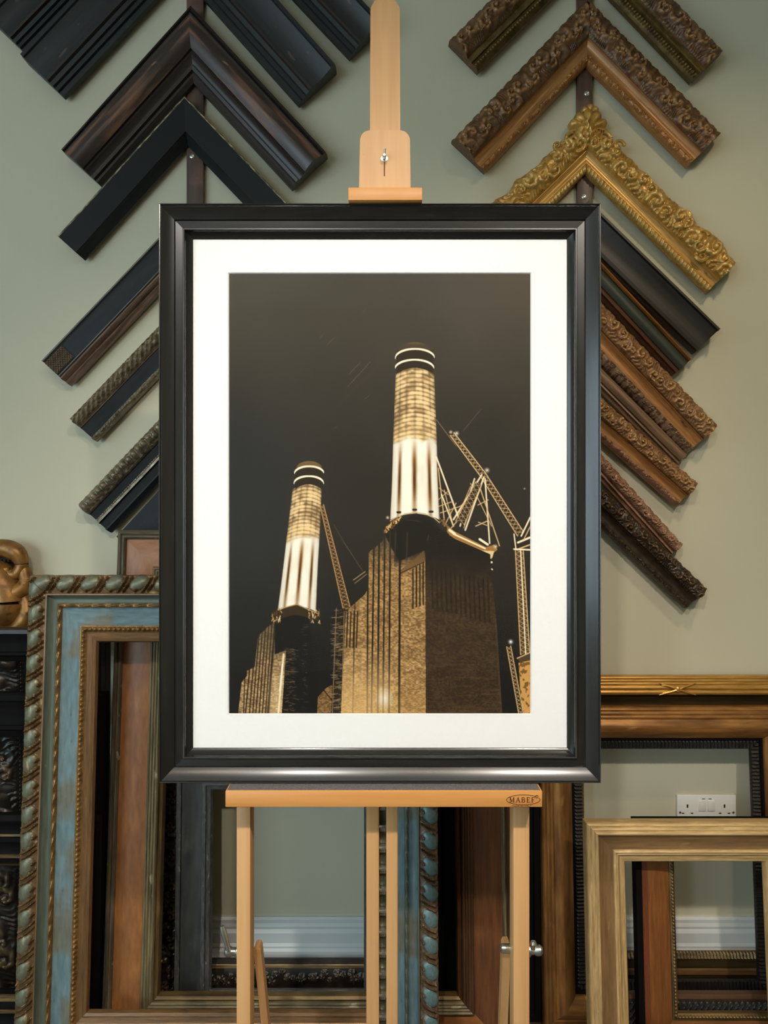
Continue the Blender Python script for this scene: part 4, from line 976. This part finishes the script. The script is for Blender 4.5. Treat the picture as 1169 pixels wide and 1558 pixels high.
# --- chimneys
def chimney(cxt, yt, hwt, cxb, yb, hwb, ymid, y_ring, ringdy, arcH, seed):
    """floodlit fluted chimney: stained upper drum, bright flutes, dark cap with two pale rings"""
    t = np.clip((YY - yt) / (yb - yt), -.3, 1.2); cx = cxt + (cxb - cxt) * t; hw = hwt + (hwb - hwt) * t
    v = (XX - cx) / hw
    top = yt + arcH * v * v * .9; bot = yb - arcH * (1 - v * v) * .9
    body = np.clip((1 - np.abs(v)) * hw / .8, 0, 1) * np.clip((YY - top) / .8, 0, 1) * np.clip((bot + arcH * .2 - YY) / .8, 0, 1)
    cyl = np.sqrt(np.clip(1 - v * v, 0, 1)); ang = np.arcsin(np.clip(v, -1, 1))
    yy = YY - arcH * v * v * .8                      # courses bow upward
    # upper drum
    cour = .5 + .5 * np.cos(2 * np.pi * yy / (6.6 if hwt > 25 else 5.6)); col = .5 + .5 * np.cos(ang * 15)
    nz = vnoise(9, 7, seed, 2); nz2 = vnoise(14, 26, seed + 5, 2)
    up = L3((244, 212, 156)) * np.ones(XX.shape)[..., None]
    dk = np.clip(.70 * (cour ** 2) + .55 * col ** 4 * .7 + (nz - .45) * 1.5, 0, 1) * .8
    up = up * (1 - dk[..., None]) + L3((96, 70, 38)) * dk[..., None]
    br = sm01((yy - (yt + (ymid - yt) * .62)) / ((ymid - yt) * .4))
    up = up * (1 - .35 * br[..., None]) + L3((250, 214, 150)) * .35 * br[..., None]
    band = np.clip(1 - np.abs(yy - (yt + (ymid - yt) * .16)) / 3.5, 0, 1) * (.6 + .4 * nz)
    up = up * (1 - band[..., None] * .6) + L3((240, 200, 136)) * band[..., None] * .6
    # flutes
    lo = L3((255, 248, 228)) * np.ones(XX.shape)[..., None]
    fl = (.5 + .5 * np.cos(ang * 9.0 + .2)) ** 5
    tt = np.clip((yy - ymid) / (yb - ymid), 0, 1)
    st = fl * (sm01(tt / .35)) * (1.0 - .45 * sm01((tt - .6) / .3))
    edge = fl ** .35 * .20
    d2 = np.clip(st * .95 + edge * .6 + (nz2 - .6) * .25, 0, 1)
    lo = lo * (1 - d2[..., None]) + L3((132, 84, 34)) * d2[..., None]
    core = np.clip((fl - .55) / .4, 0, 1) * np.clip(1 - np.abs(tt - .52) / .28, 0, 1)
    lo = lo * (1 - .7 * core[..., None]) + L3((52, 34, 18)) * .7 * core[..., None]
    k = sm01((yy + (nz2 - .5) * 16 - ymid) / 9)[..., None]
    c = up * (1 - k) + lo * k
    sh = (cyl ** .35)[..., None]
    c = c * (.62 + .38 * sh)
    lay(body, c)
    # cap
    cc = cxt - (cxb - cxt) * (yt - y_ring) / (yb - yt) 
    capm = np.clip((1 - ((XX - cc) / (hwt * .93)) ** 2 - ((YY - (y_ring + 3)) / (arcH * 1.25)) ** 2) * 6, 0, 1) * (YY < y_ring + 3)
    lay(capm, (118, 92, 58) if hwt < 25 else (76, 64, 46)); lay(np.clip(capm * (1 - np.clip((YY - (y_ring - arcH * .9)) / 4, 0, 1)), 0, 1), (150, 112, 62), .5)
    drum = np.clip((hwt * .97 - np.abs(XX - cc)) / .8, 0, 1) * (YY > y_ring + 2) * (YY < yt + arcH * ((XX - cc) / hwt) ** 2 * .9 + .5)
    lay(drum, (50, 40, 26))
    for r in range(2):
        yr = y_ring + r * ringdy; hr = hwt * 1.03
        vv = (XX - cc + r * .6) / hr
        yc = yr + arcH * (1.28 - 1.28 * np.sqrt(np.clip(1 - vv * vv, 0, 1)))
        m = np.clip((1.7 + np.abs(vv) * .6 - np.abs(YY - yc)) / .8, 0, 1) * (np.abs(vv) < 1)
        lay(m, (255, 240, 208))
chimney(631.5, 559, 29.0, 631.5, 789, 38.0, 663, 530.5, 16.5, 11, 21)
chimney(468.5, 736, 22.0, 452, 929, 29.5, 812, 709, 15.0, 9, 33)
# --- cranes behind the tower
G1 = (226, 188, 130); G2 = (255, 234, 192)
line(664, 638, 694, 678, 1.2, (150, 122, 82), .8)
lattice(688, 660, 735, 722, 3.6, 4.5, G1, 1.4, 6)
glow(695, 659, 5, (255, 250, 225)); glow(741, 715, 6, (255, 245, 210)); glow(686, 657, 4, G2)
lattice(735, 722, 792, 812, 4.5, 5.5, G1, 1.4, 7)
for a in ((733, 722, 690, 790, 2.4), (722, 728, 700, 800, 2), (736, 726, 708, 806, 2.4), (738, 728, 745, 826, 2.2), (728, 735, 760, 830, 1.6), (716, 735, 748, 800, 1.2), (727, 768, 743, 760, 1.3), (724, 800, 742, 792, 1.6), (728, 794, 744, 800, 1.2),
          (664, 695, 698, 788, 2.4), (667, 712, 676, 790, 1.6), (672, 752, 690, 800, 2), (668, 770, 690, 762, 1.2), (668, 742, 682, 752, 1.0), (667, 760, 684, 745, 1.0), (670, 780, 700, 770, 1.3), (676, 800, 694, 765, 1.3), (690, 800, 676, 745, 1.2), (684, 806, 706, 780, 1.6), (706, 803, 716, 770, 1.3), (700, 770, 722, 752, 1.2), (697, 784, 716, 740, 1.1)):
    line(*a[:4], a[4], G1 if a[4] < 2 else G2, .95)
lattice(728, 735, 700, 795, 5, 7, G1, 1.1, 7, dark=(48, 38, 26))
# slewing platform
lay(poly([(682, 800), (692, 808), (740, 832), (752, 828), (757, 836), (744, 846), (690, 822), (680, 808)]), (168, 122, 66))
line(690, 812, 738, 834, 2.5, (255, 236, 190)); line(730, 820, 742, 828, 3.5, (255, 240, 200)); line(684, 806, 692, 812, 4, (255, 240, 200))
lay(poly([(733, 837), (752, 838), (749, 848), (744, 852), (736, 850)]), (238, 206, 150)); line(745, 848, 745, 873, 2.2, G1); line(743, 862, 749, 866, 2, G2); line(742, 855, 748, 855, 3, G2)
glow(754, 831, 5, G2)
# right-hand crane
lattice(790, 835, 799, 995, 6, 7, G1, 1.3, 7, dark=(92, 68, 40)); line(792, 835, 800, 1000, 1.8, G2)
line(782, 812, 785, 835, 1.8, G2); line(788, 825, 807, 817, 3, G2); line(788, 835, 807, 828, 2, G1); line(793, 815, 807, 786, 2.2, G2); line(797, 820, 807, 800, 1.4, G1)
line(782, 835, 806, 836, 2.4, G2); lay(poly([(786, 1000), (807, 992), (807, 1008), (790, 1006)]), (84, 68, 46)); line(787, 1001, 807, 992, 1.6, G1)
tb = poly([(789, 1008), (807, 1004), (807, 1086), (794, 1086)])
lay(tb, (212, 160, 88)); lay(tb * (vnoise(4, 6, 90, 2) > .60), (112, 76, 36), .8)
lattice(774, 983, 793, 1086, 3.2, 3.6, G1, 1.2, 6); glow(777, 976, 6, (255, 255, 240)); glow(777, 976, 3, (255, 255, 250)); glow(798, 743, 2.5, (210, 200, 180))
# left crane boom
lattice(490, 768, 530, 934, 2.6, 5.6, (196, 150, 92), 1.3, 6, dark=(66, 48, 30))
line(508, 797, 522, 822, .9, (110, 96, 72), .6); line(522, 822, 552, 868, .9, (120, 104, 78), .7); line(538, 882, 556, 869, 1.1, (186, 156, 112)); line(540, 887, 558, 873, 1.1, (150, 122, 84))
# --- buildings
def Z4(x, y): return (340 + x * .2697, 680 + y * .2696)
def Z5(x, y): return (560 + x * .2224, 760 + y * .2224)
brick = vnoise(2.6, 1.5, 50, 1) * .62 + vnoise(16, 8, 51, 3) * .38
def facade(mask, c, dark=(66, 42, 20), amt=.6, st=None, sa=.9, sc=(34, 24, 14)):
    k = np.clip((brick - .30) * 1.9, 0, 1)[..., None]
    cc = L3(dark) * (1 - k) * amt + L3(c) * (1 - (1 - k) * amt)
    if st is not None: cc = cc * (1 - st[..., None] * sa) + L3(sc) * st[..., None] * sa
    lay(mask, cc)
def stripes(x_of, widths):
    """dark recesses at given x positions (function of y)"""
    m = np.zeros_like(XX)
    for x0, x1, y0, y1, w, ya, yb in widths:
        xc = x0 + (x1 - x0) * (YY - y0) / (y1 - y0)
        m = np.maximum(m, np.clip((w / 2 + .4 - np.abs(XX - xc)) / .8, 0, 1) * (YY > ya) * (YY < yb))
    return m
# left tower
lay(poly([Z4(285, 985), Z4(350, 945), Z4(480, 955), Z4(500, 1080), Z4(545, 1400), Z4(530, 1503), Z4(300, 1503)]), (30, 28, 24))
lt = poly([Z4(85, 1503), Z4(105, 1325), Z4(135, 1290), Z4(135, 1262), Z4(178, 1238), Z4(198, 1065), Z4(250, 1015), Z4(292, 985), Z4(290, 1170), Z4(355, 1145), Z4(330, 1503)])
st = stripes(None, [(390 + k * 4.6, 380 + k * 4.6 + k * .3, 965, 1085, 1.8, 930, 1100) for k in range(7)] + [(373, 371, 1030, 1085, 1.6, 1010, 1100), (418, 408, 960, 1085, 3, 930, 1100), (381, 374, 1010, 1085, 2, 1000, 1100)])
facade(lt, (222, 186, 130), st=st); lay(lt * sm01((1035 - YY) / 80), (72, 62, 46), .55)
lay(lt * sm01((YY - 1000) / 60) * sm01((XX - 400) / 20), (250, 220, 165), .45)
line(432, 995, 424, 1083, 3.0, (255, 236, 190), .9); line(430, 1010, 426, 1050, 2, (255, 250, 225), .9)
rr = random.Random(9)
for k in range(90):
    x = rr.uniform(432, 448); y = rr.uniform(985, 1083); line(x, y, x + rr.uniform(3, 8), y + rr.uniform(-2, 2), .9, (150, 120, 80), rr.uniform(.2, .6))
for k in range(34):
    x = rr.uniform(458, 466); y = rr.uniform(945, 1080); line(x, y, x + rr.uniform(2, 6), y + rr.uniform(-1, 1), .8, (130, 116, 90), rr.uniform(.2, .5))
# collar of left chimney
lay(poly([(424, 928), (452, 918), (482, 932), (487, 945), (452, 934), (414, 944), (415, 930)]), (60, 46, 28))
for k in range(46):
    x = rr.uniform(413, 428) if k < 22 else rr.uniform(470, 487); y = rr.uniform(925, 945); line(x, y, x + rr.uniform(-2, 2), y + rr.uniform(2, 5), 1.2, rr.choice([(220, 170, 96), (255, 226, 170), (110, 78, 40)]), .9)
line(424, 926, 452, 919, 1.4, (200, 160, 100)); line(452, 919, 484, 933, 1.4, (200, 160, 100))
# low lit block and scaffold tower between
lb = poly([(483, 1086), (484, 1060), (497, 1046), (512, 1038), (520, 1040), (520, 1086)]); facade(lb, (170, 134, 84))
line(492, 1048, 506, 1066, 1.4, (40, 30, 20))
lay(poly([(510, 925), (526, 925), (521, 1086), (504, 1086)]), (40, 34, 26), .9)
for k in range(150):
    x = rr.uniform(506, 524) - (rr.random() < .5) * 1; y = rr.uniform(925, 1083); line(x - 3, y, x + rr.uniform(2, 6), y + rr.uniform(-2, 1), .9, (190, 158, 112), rr.uniform(.2, .7))
line(512, 925, 506, 1086, 1, (150, 124, 86)); line(524, 930, 520, 1086, 1, (150, 124, 86))
# main tower, lit face
mt = poly([(519, 1086), Z4(690, 950), Z4(715, 905), Z4(800, 830), (560, 895), (559, 842), (566, 836), (583, 823), (586, 812), (600, 800), (630, 815), (648, 826), (648, 1086)])
wl = [(529 + k * 5.0, 527 + k * 5.0, 940, 1000, 2.0, 930, 985) for k in range(4)]
wl += [(540.5, 537, 910, 1085, 1.6, 900, 1100), (560, 559, 840, 1085, 2.6, 838, 1100), (569, 565.5, 838, 1085, 2.6, 832, 1100), (577, 575, 830, 1085, 3.0, 826, 1100), (585.5, 583, 818, 1085, 2.6, 815, 1100), (594, 592, 806, 1085, 2.8, 800, 1100)]
wl += [(608.5, 607.5, 840, 1085, 3.4, 795, 1100)] + [(628.5 + k * 5.2, 628.5 + k * 5.2, 860, 930, 2.2, 864 - k * 3, 926 - k * 2) for k in range(4)]
facade(mt, (214, 172, 110), st=stripes(None, wl))
lay(mt * sm01((880 - YY) / 70) * (XX < 612), (54, 46, 36), .72)
lay(mt * sm01((865 - YY + (XX - 612) * -.2) / 22) * (XX > 600), (42, 38, 30), .9)
lay(poly([Z5(225, 480), Z5(385, 345), Z5(385, 430), Z5(235, 505)]), (112, 84, 48), .8)
line(*Z5(225, 500), *Z5(385, 425), 1.2, (50, 36, 20))
lay(mt * sm01((YY - 960) / 110) * sm01((612 - XX) / 30), (244, 206, 144), .50 )
lay(mt * sm01((YY - 1000) / 80), (224, 178, 104), .28)
hg = np.clip(1 - np.hypot((XX - 585) / 15, (YY - 1062) / 20), 0, 1); lay(mt * hg * (1 - stripes(None, wl) * .6), (255, 248, 226), .95)
# main tower, shaded face and top
dk = poly([(648, 1086), (647, 833), Z5(300, 480), Z5(165, 520), Z5(150, 260), Z5(115, 235), Z5(215, 150), Z5(330, 90), Z5(440, 130), Z5(490, 200), Z5(600, 270), Z5(760, 340), Z5(835, 372), Z5(850, 560), Z5(880, 850), Z5(918, 1470)])
rf = poly([(647, 833), Z5(215, 330), Z5(215, 150), Z5(330, 90), Z5(440, 130), Z5(490, 200), Z5(600, 270), Z5(835, 372), Z5(850, 560), (749, 880), (648, 880)])
rt = poly([(648, 1086), (647, 833), (645, 800), Z5(490, 200), Z5(600, 270), Z5(835, 372), Z5(850, 560), Z5(880, 850), Z5(918, 1470)])
facade(rt, (84, 64, 42), (44, 34, 24), .7, st=stripes(None, [(657 + k * 7.0, 659 + k * 7.1, 860, 930, 3.0, 862 + k * 1.6, 925 + k * 1.9) for k in range(13)]), sa=.45, sc=(26, 24, 20))
lay(rt * sm01((905 - YY) / 70), (31, 29, 26), .85)
lay(rt * (vnoise(40, 2.5, 77, 1) > .72) * sm01((YY - 980) / 40), (100, 76, 48), .35)
lay(rt * (np.abs(XX - (756 + (YY - 949) * .055)) < 2.5) * (YY > 940), (98, 76, 48), .4)
lay(poly([Z5(115, 235), Z5(215, 150), Z5(330, 90), Z5(440, 130), Z5(490, 200), Z5(420, 330), Z5(215, 420), Z5(160, 330)]), (34, 31, 26), .9)
for x0 in (152, 190, 270): line(*Z5(x0, 220), *Z5(x0 - 6, 400), 2.0, (78, 66, 48), .6)
line(*Z5(415, 240), *Z5(405, 280), 1.2, (90, 78, 58), .7)
# collar with scaffolding
for k in range(60):
    t = rr.random(); x = 585 + t * 24; y = 810 - t * 22 + rr.uniform(-5, 3); line(x, y, x + rr.uniform(-2, 2), y + rr.uniform(-4, 3), 1.4, rr.choice([(220, 160, 84), (255, 214, 150), (120, 80, 40)]), .9)
for k in range(30):
    t = rr.random(); x = 668 + t * 14; y = 788 + t * 14 + rr.uniform(-4, 4); line(x, y, x + rr.uniform(-2, 2), y + rr.uniform(-4, 3), 1.2, (150, 112, 64), .8)
pts = [(594, 792), (604, 786), (618, 781), (632, 779), (646, 781), (660, 787), (668, 794)]
for p, q in zip(pts, pts[1:]): line(*p, *q, 1.3, (214, 182, 130))
for x, y in ((607, 779), (631, 775), (656, 778)): line(x - 2, y, x + 2, y, 3.4, (38, 34, 30))
glow(590, 787, 4, (255, 230, 180)); line(618, 790, 640, 793, .8, (120, 106, 82), .5)
# grain
IMG += (rng.rand(GY, GX)[..., None] - .5) * 5
IMG = np.clip(IMG, 0, 255) / 255.0
LIN = np.where(IMG <= .04045, IMG / 12.92, ((IMG + .055) / 1.055) ** 2.4)
xs = wx0 - .001 + (wx1 - wx0 + .002) * np.arange(GX) / (GX - 1); zs = wz1 + .001 - (wz1 - wz0 + .002) * np.arange(GY) / (GY - 1)
A_, B_ = np.meshgrid(xs, zs)
V = np.stack([A_, np.full_like(A_, -.0062), B_], -1).reshape(-1, 3).astype(np.float32)
I, J = np.meshgrid(np.arange(GY - 1), np.arange(GX - 1), indexing='ij')
a = (I * GX + J).ravel(); q = np.stack([a, a + GX, a + GX + 1, a + 1], 1).astype(np.int32)
me = bpy.data.meshes.new('photographic_print')
me.vertices.add(len(V)); me.vertices.foreach_set('co', V.ravel())
me.loops.add(q.size); me.loops.foreach_set('vertex_index', q.ravel())
me.polygons.add(len(q)); me.polygons.foreach_set('loop_start', np.arange(0, q.size, 4, dtype=np.int32))
me.update(calc_edges=True)
ca = me.color_attributes.new('ink', 'FLOAT_COLOR', 'POINT')
ca.data.foreach_set('color', np.concatenate([LIN.reshape(-1, 3), np.ones((len(V), 1))], 1).astype(np.float32).ravel())
pmn = bpy.data.materials.new('print_ink'); pmn.use_nodes = True
nt = pmn.node_tree; at = nt.nodes.new('ShaderNodeAttribute'); at.attribute_name = 'ink'
b = nt.nodes['Principled BSDF']; b.inputs['Roughness'].default_value = .5; b.inputs['Specular IOR Level'].default_value = .12
nt.links.new(at.outputs['Color'], b.inputs['Base Color'])
link_mesh('photographic_print', me, pmn, pf)
# glazing
gm = bpy.data.materials.new('picture_glass'); gm.use_nodes = True; nt = gm.node_tree; nt.nodes.clear()
out = nt.nodes.new('ShaderNodeOutputMaterial'); mx = nt.nodes.new('ShaderNodeMixShader'); tr_ = nt.nodes.new('ShaderNodeBsdfTransparent'); gl = nt.nodes.new('ShaderNodeBsdfGlossy'); fr = nt.nodes.new('ShaderNodeFresnel')
gl.inputs['Roughness'].default_value = .02; fr.inputs['IOR'].default_value = 1.25
nt.links.new(fr.outputs[0], mx.inputs[0]); nt.links.new(tr_.outputs[0], mx.inputs[1]); nt.links.new(gl.outputs[0], mx.inputs[2]); nt.links.new(mx.outputs[0], out.inputs['Surface'])
box('glazing', x0m, x1m, -.0106, -.0092, z0m, z1m, gm, pf)

# ================================================================== LIGHT
def spot(name, loc, tgt, power, col, size=65, blend=.8, rad=.05):
    l = bpy.data.lights.new(name, 'SPOT'); l.energy = power; l.color = col; l.spot_size = math.radians(size); l.spot_blend = blend; l.shadow_soft_size = rad
    o = bpy.data.objects.new(name, l); COL.objects.link(o); o.location = loc
    o.rotation_euler = (Vector(tgt) - Vector(loc)).to_track_quat('-Z', 'Y').to_euler(); return o
def area(name, loc, tgt, power, col, sx, sy, shape='RECTANGLE'):
    l = bpy.data.lights.new(name, 'AREA'); l.energy = power; l.color = col; l.shape = shape; l.size = sx
    if shape == 'RECTANGLE': l.size_y = sy
    o = bpy.data.objects.new(name, l); COL.objects.link(o); o.location = loc
    o.rotation_euler = (Vector(tgt) - Vector(loc)).to_track_quat('-Z', 'Y').to_euler(); return o
WARM = (1.0, .80, .55); COOL = (.74, .90, 1.0)
spot('ceiling_spot_left', (-.38, -.75, 2.64), (-.10, 1.3, .93), 92, (1.0, .94, .88), 56, 1.0, .05)
spot('ceiling_spot_right', (.75, -.75, 2.64), (.14, 1.3, .90), 125, (1.0, .91, .82), 56, 1.0, .05)
spot('ceiling_spot_wall', (.95, .75, 2.66), (.75, 1.92, .95), 32, WARM, 84, 1.0, .06)
area('ceiling_panel_a', (-.87, -.95, 2.70), (-.87, -.9, 0), 6, WARM, .35, .35, 'DISK')
area('ceiling_panel_b', (.38, -.95, 2.70), (.38, -.9, 0), 9, WARM, .9, .28)
area('window_daylight', (RX0 - .03, -.8, 1.4), (0, .6, .8), 50, (.68, .88, 1.0), 2.6, 1.6)
area('cool_fill_front', (-2.15, RY0 + .05, 1.15), (-.1, 1.9, .6), 52, (.66, .87, 1.0), .7, 1.7)  # unseen cool fill added by the solid front wall to light the low wall
w = bpy.data.worlds.new('World'); SC.world = w; w.use_nodes = True
w.node_tree.nodes['Background'].inputs[0].default_value = (.6, .75, .9, 1); w.node_tree.nodes['Background'].inputs[1].default_value = .6

# ================================================================== CAMERA
cd = bpy.data.cameras.new('camera'); cam = bpy.data.objects.new('camera', cd); COL.objects.link(cam)
cam.location = (0, 0, CAMZ); cam.rotation_euler = (math.pi / 2, 0, 0)
cd.sensor_fit = 'VERTICAL'; cd.sensor_height = 36.0; cd.lens = 36.0 * F / H_PX; cd.clip_start = .05
SC.camera = cam
SC.view_settings.view_transform = 'Standard'; SC.view_settings.look = 'None'
SC.view_settings.exposure = -0.03; SC.view_settings.gamma = 1.0; SC.view_settings.use_curve_mapping = False
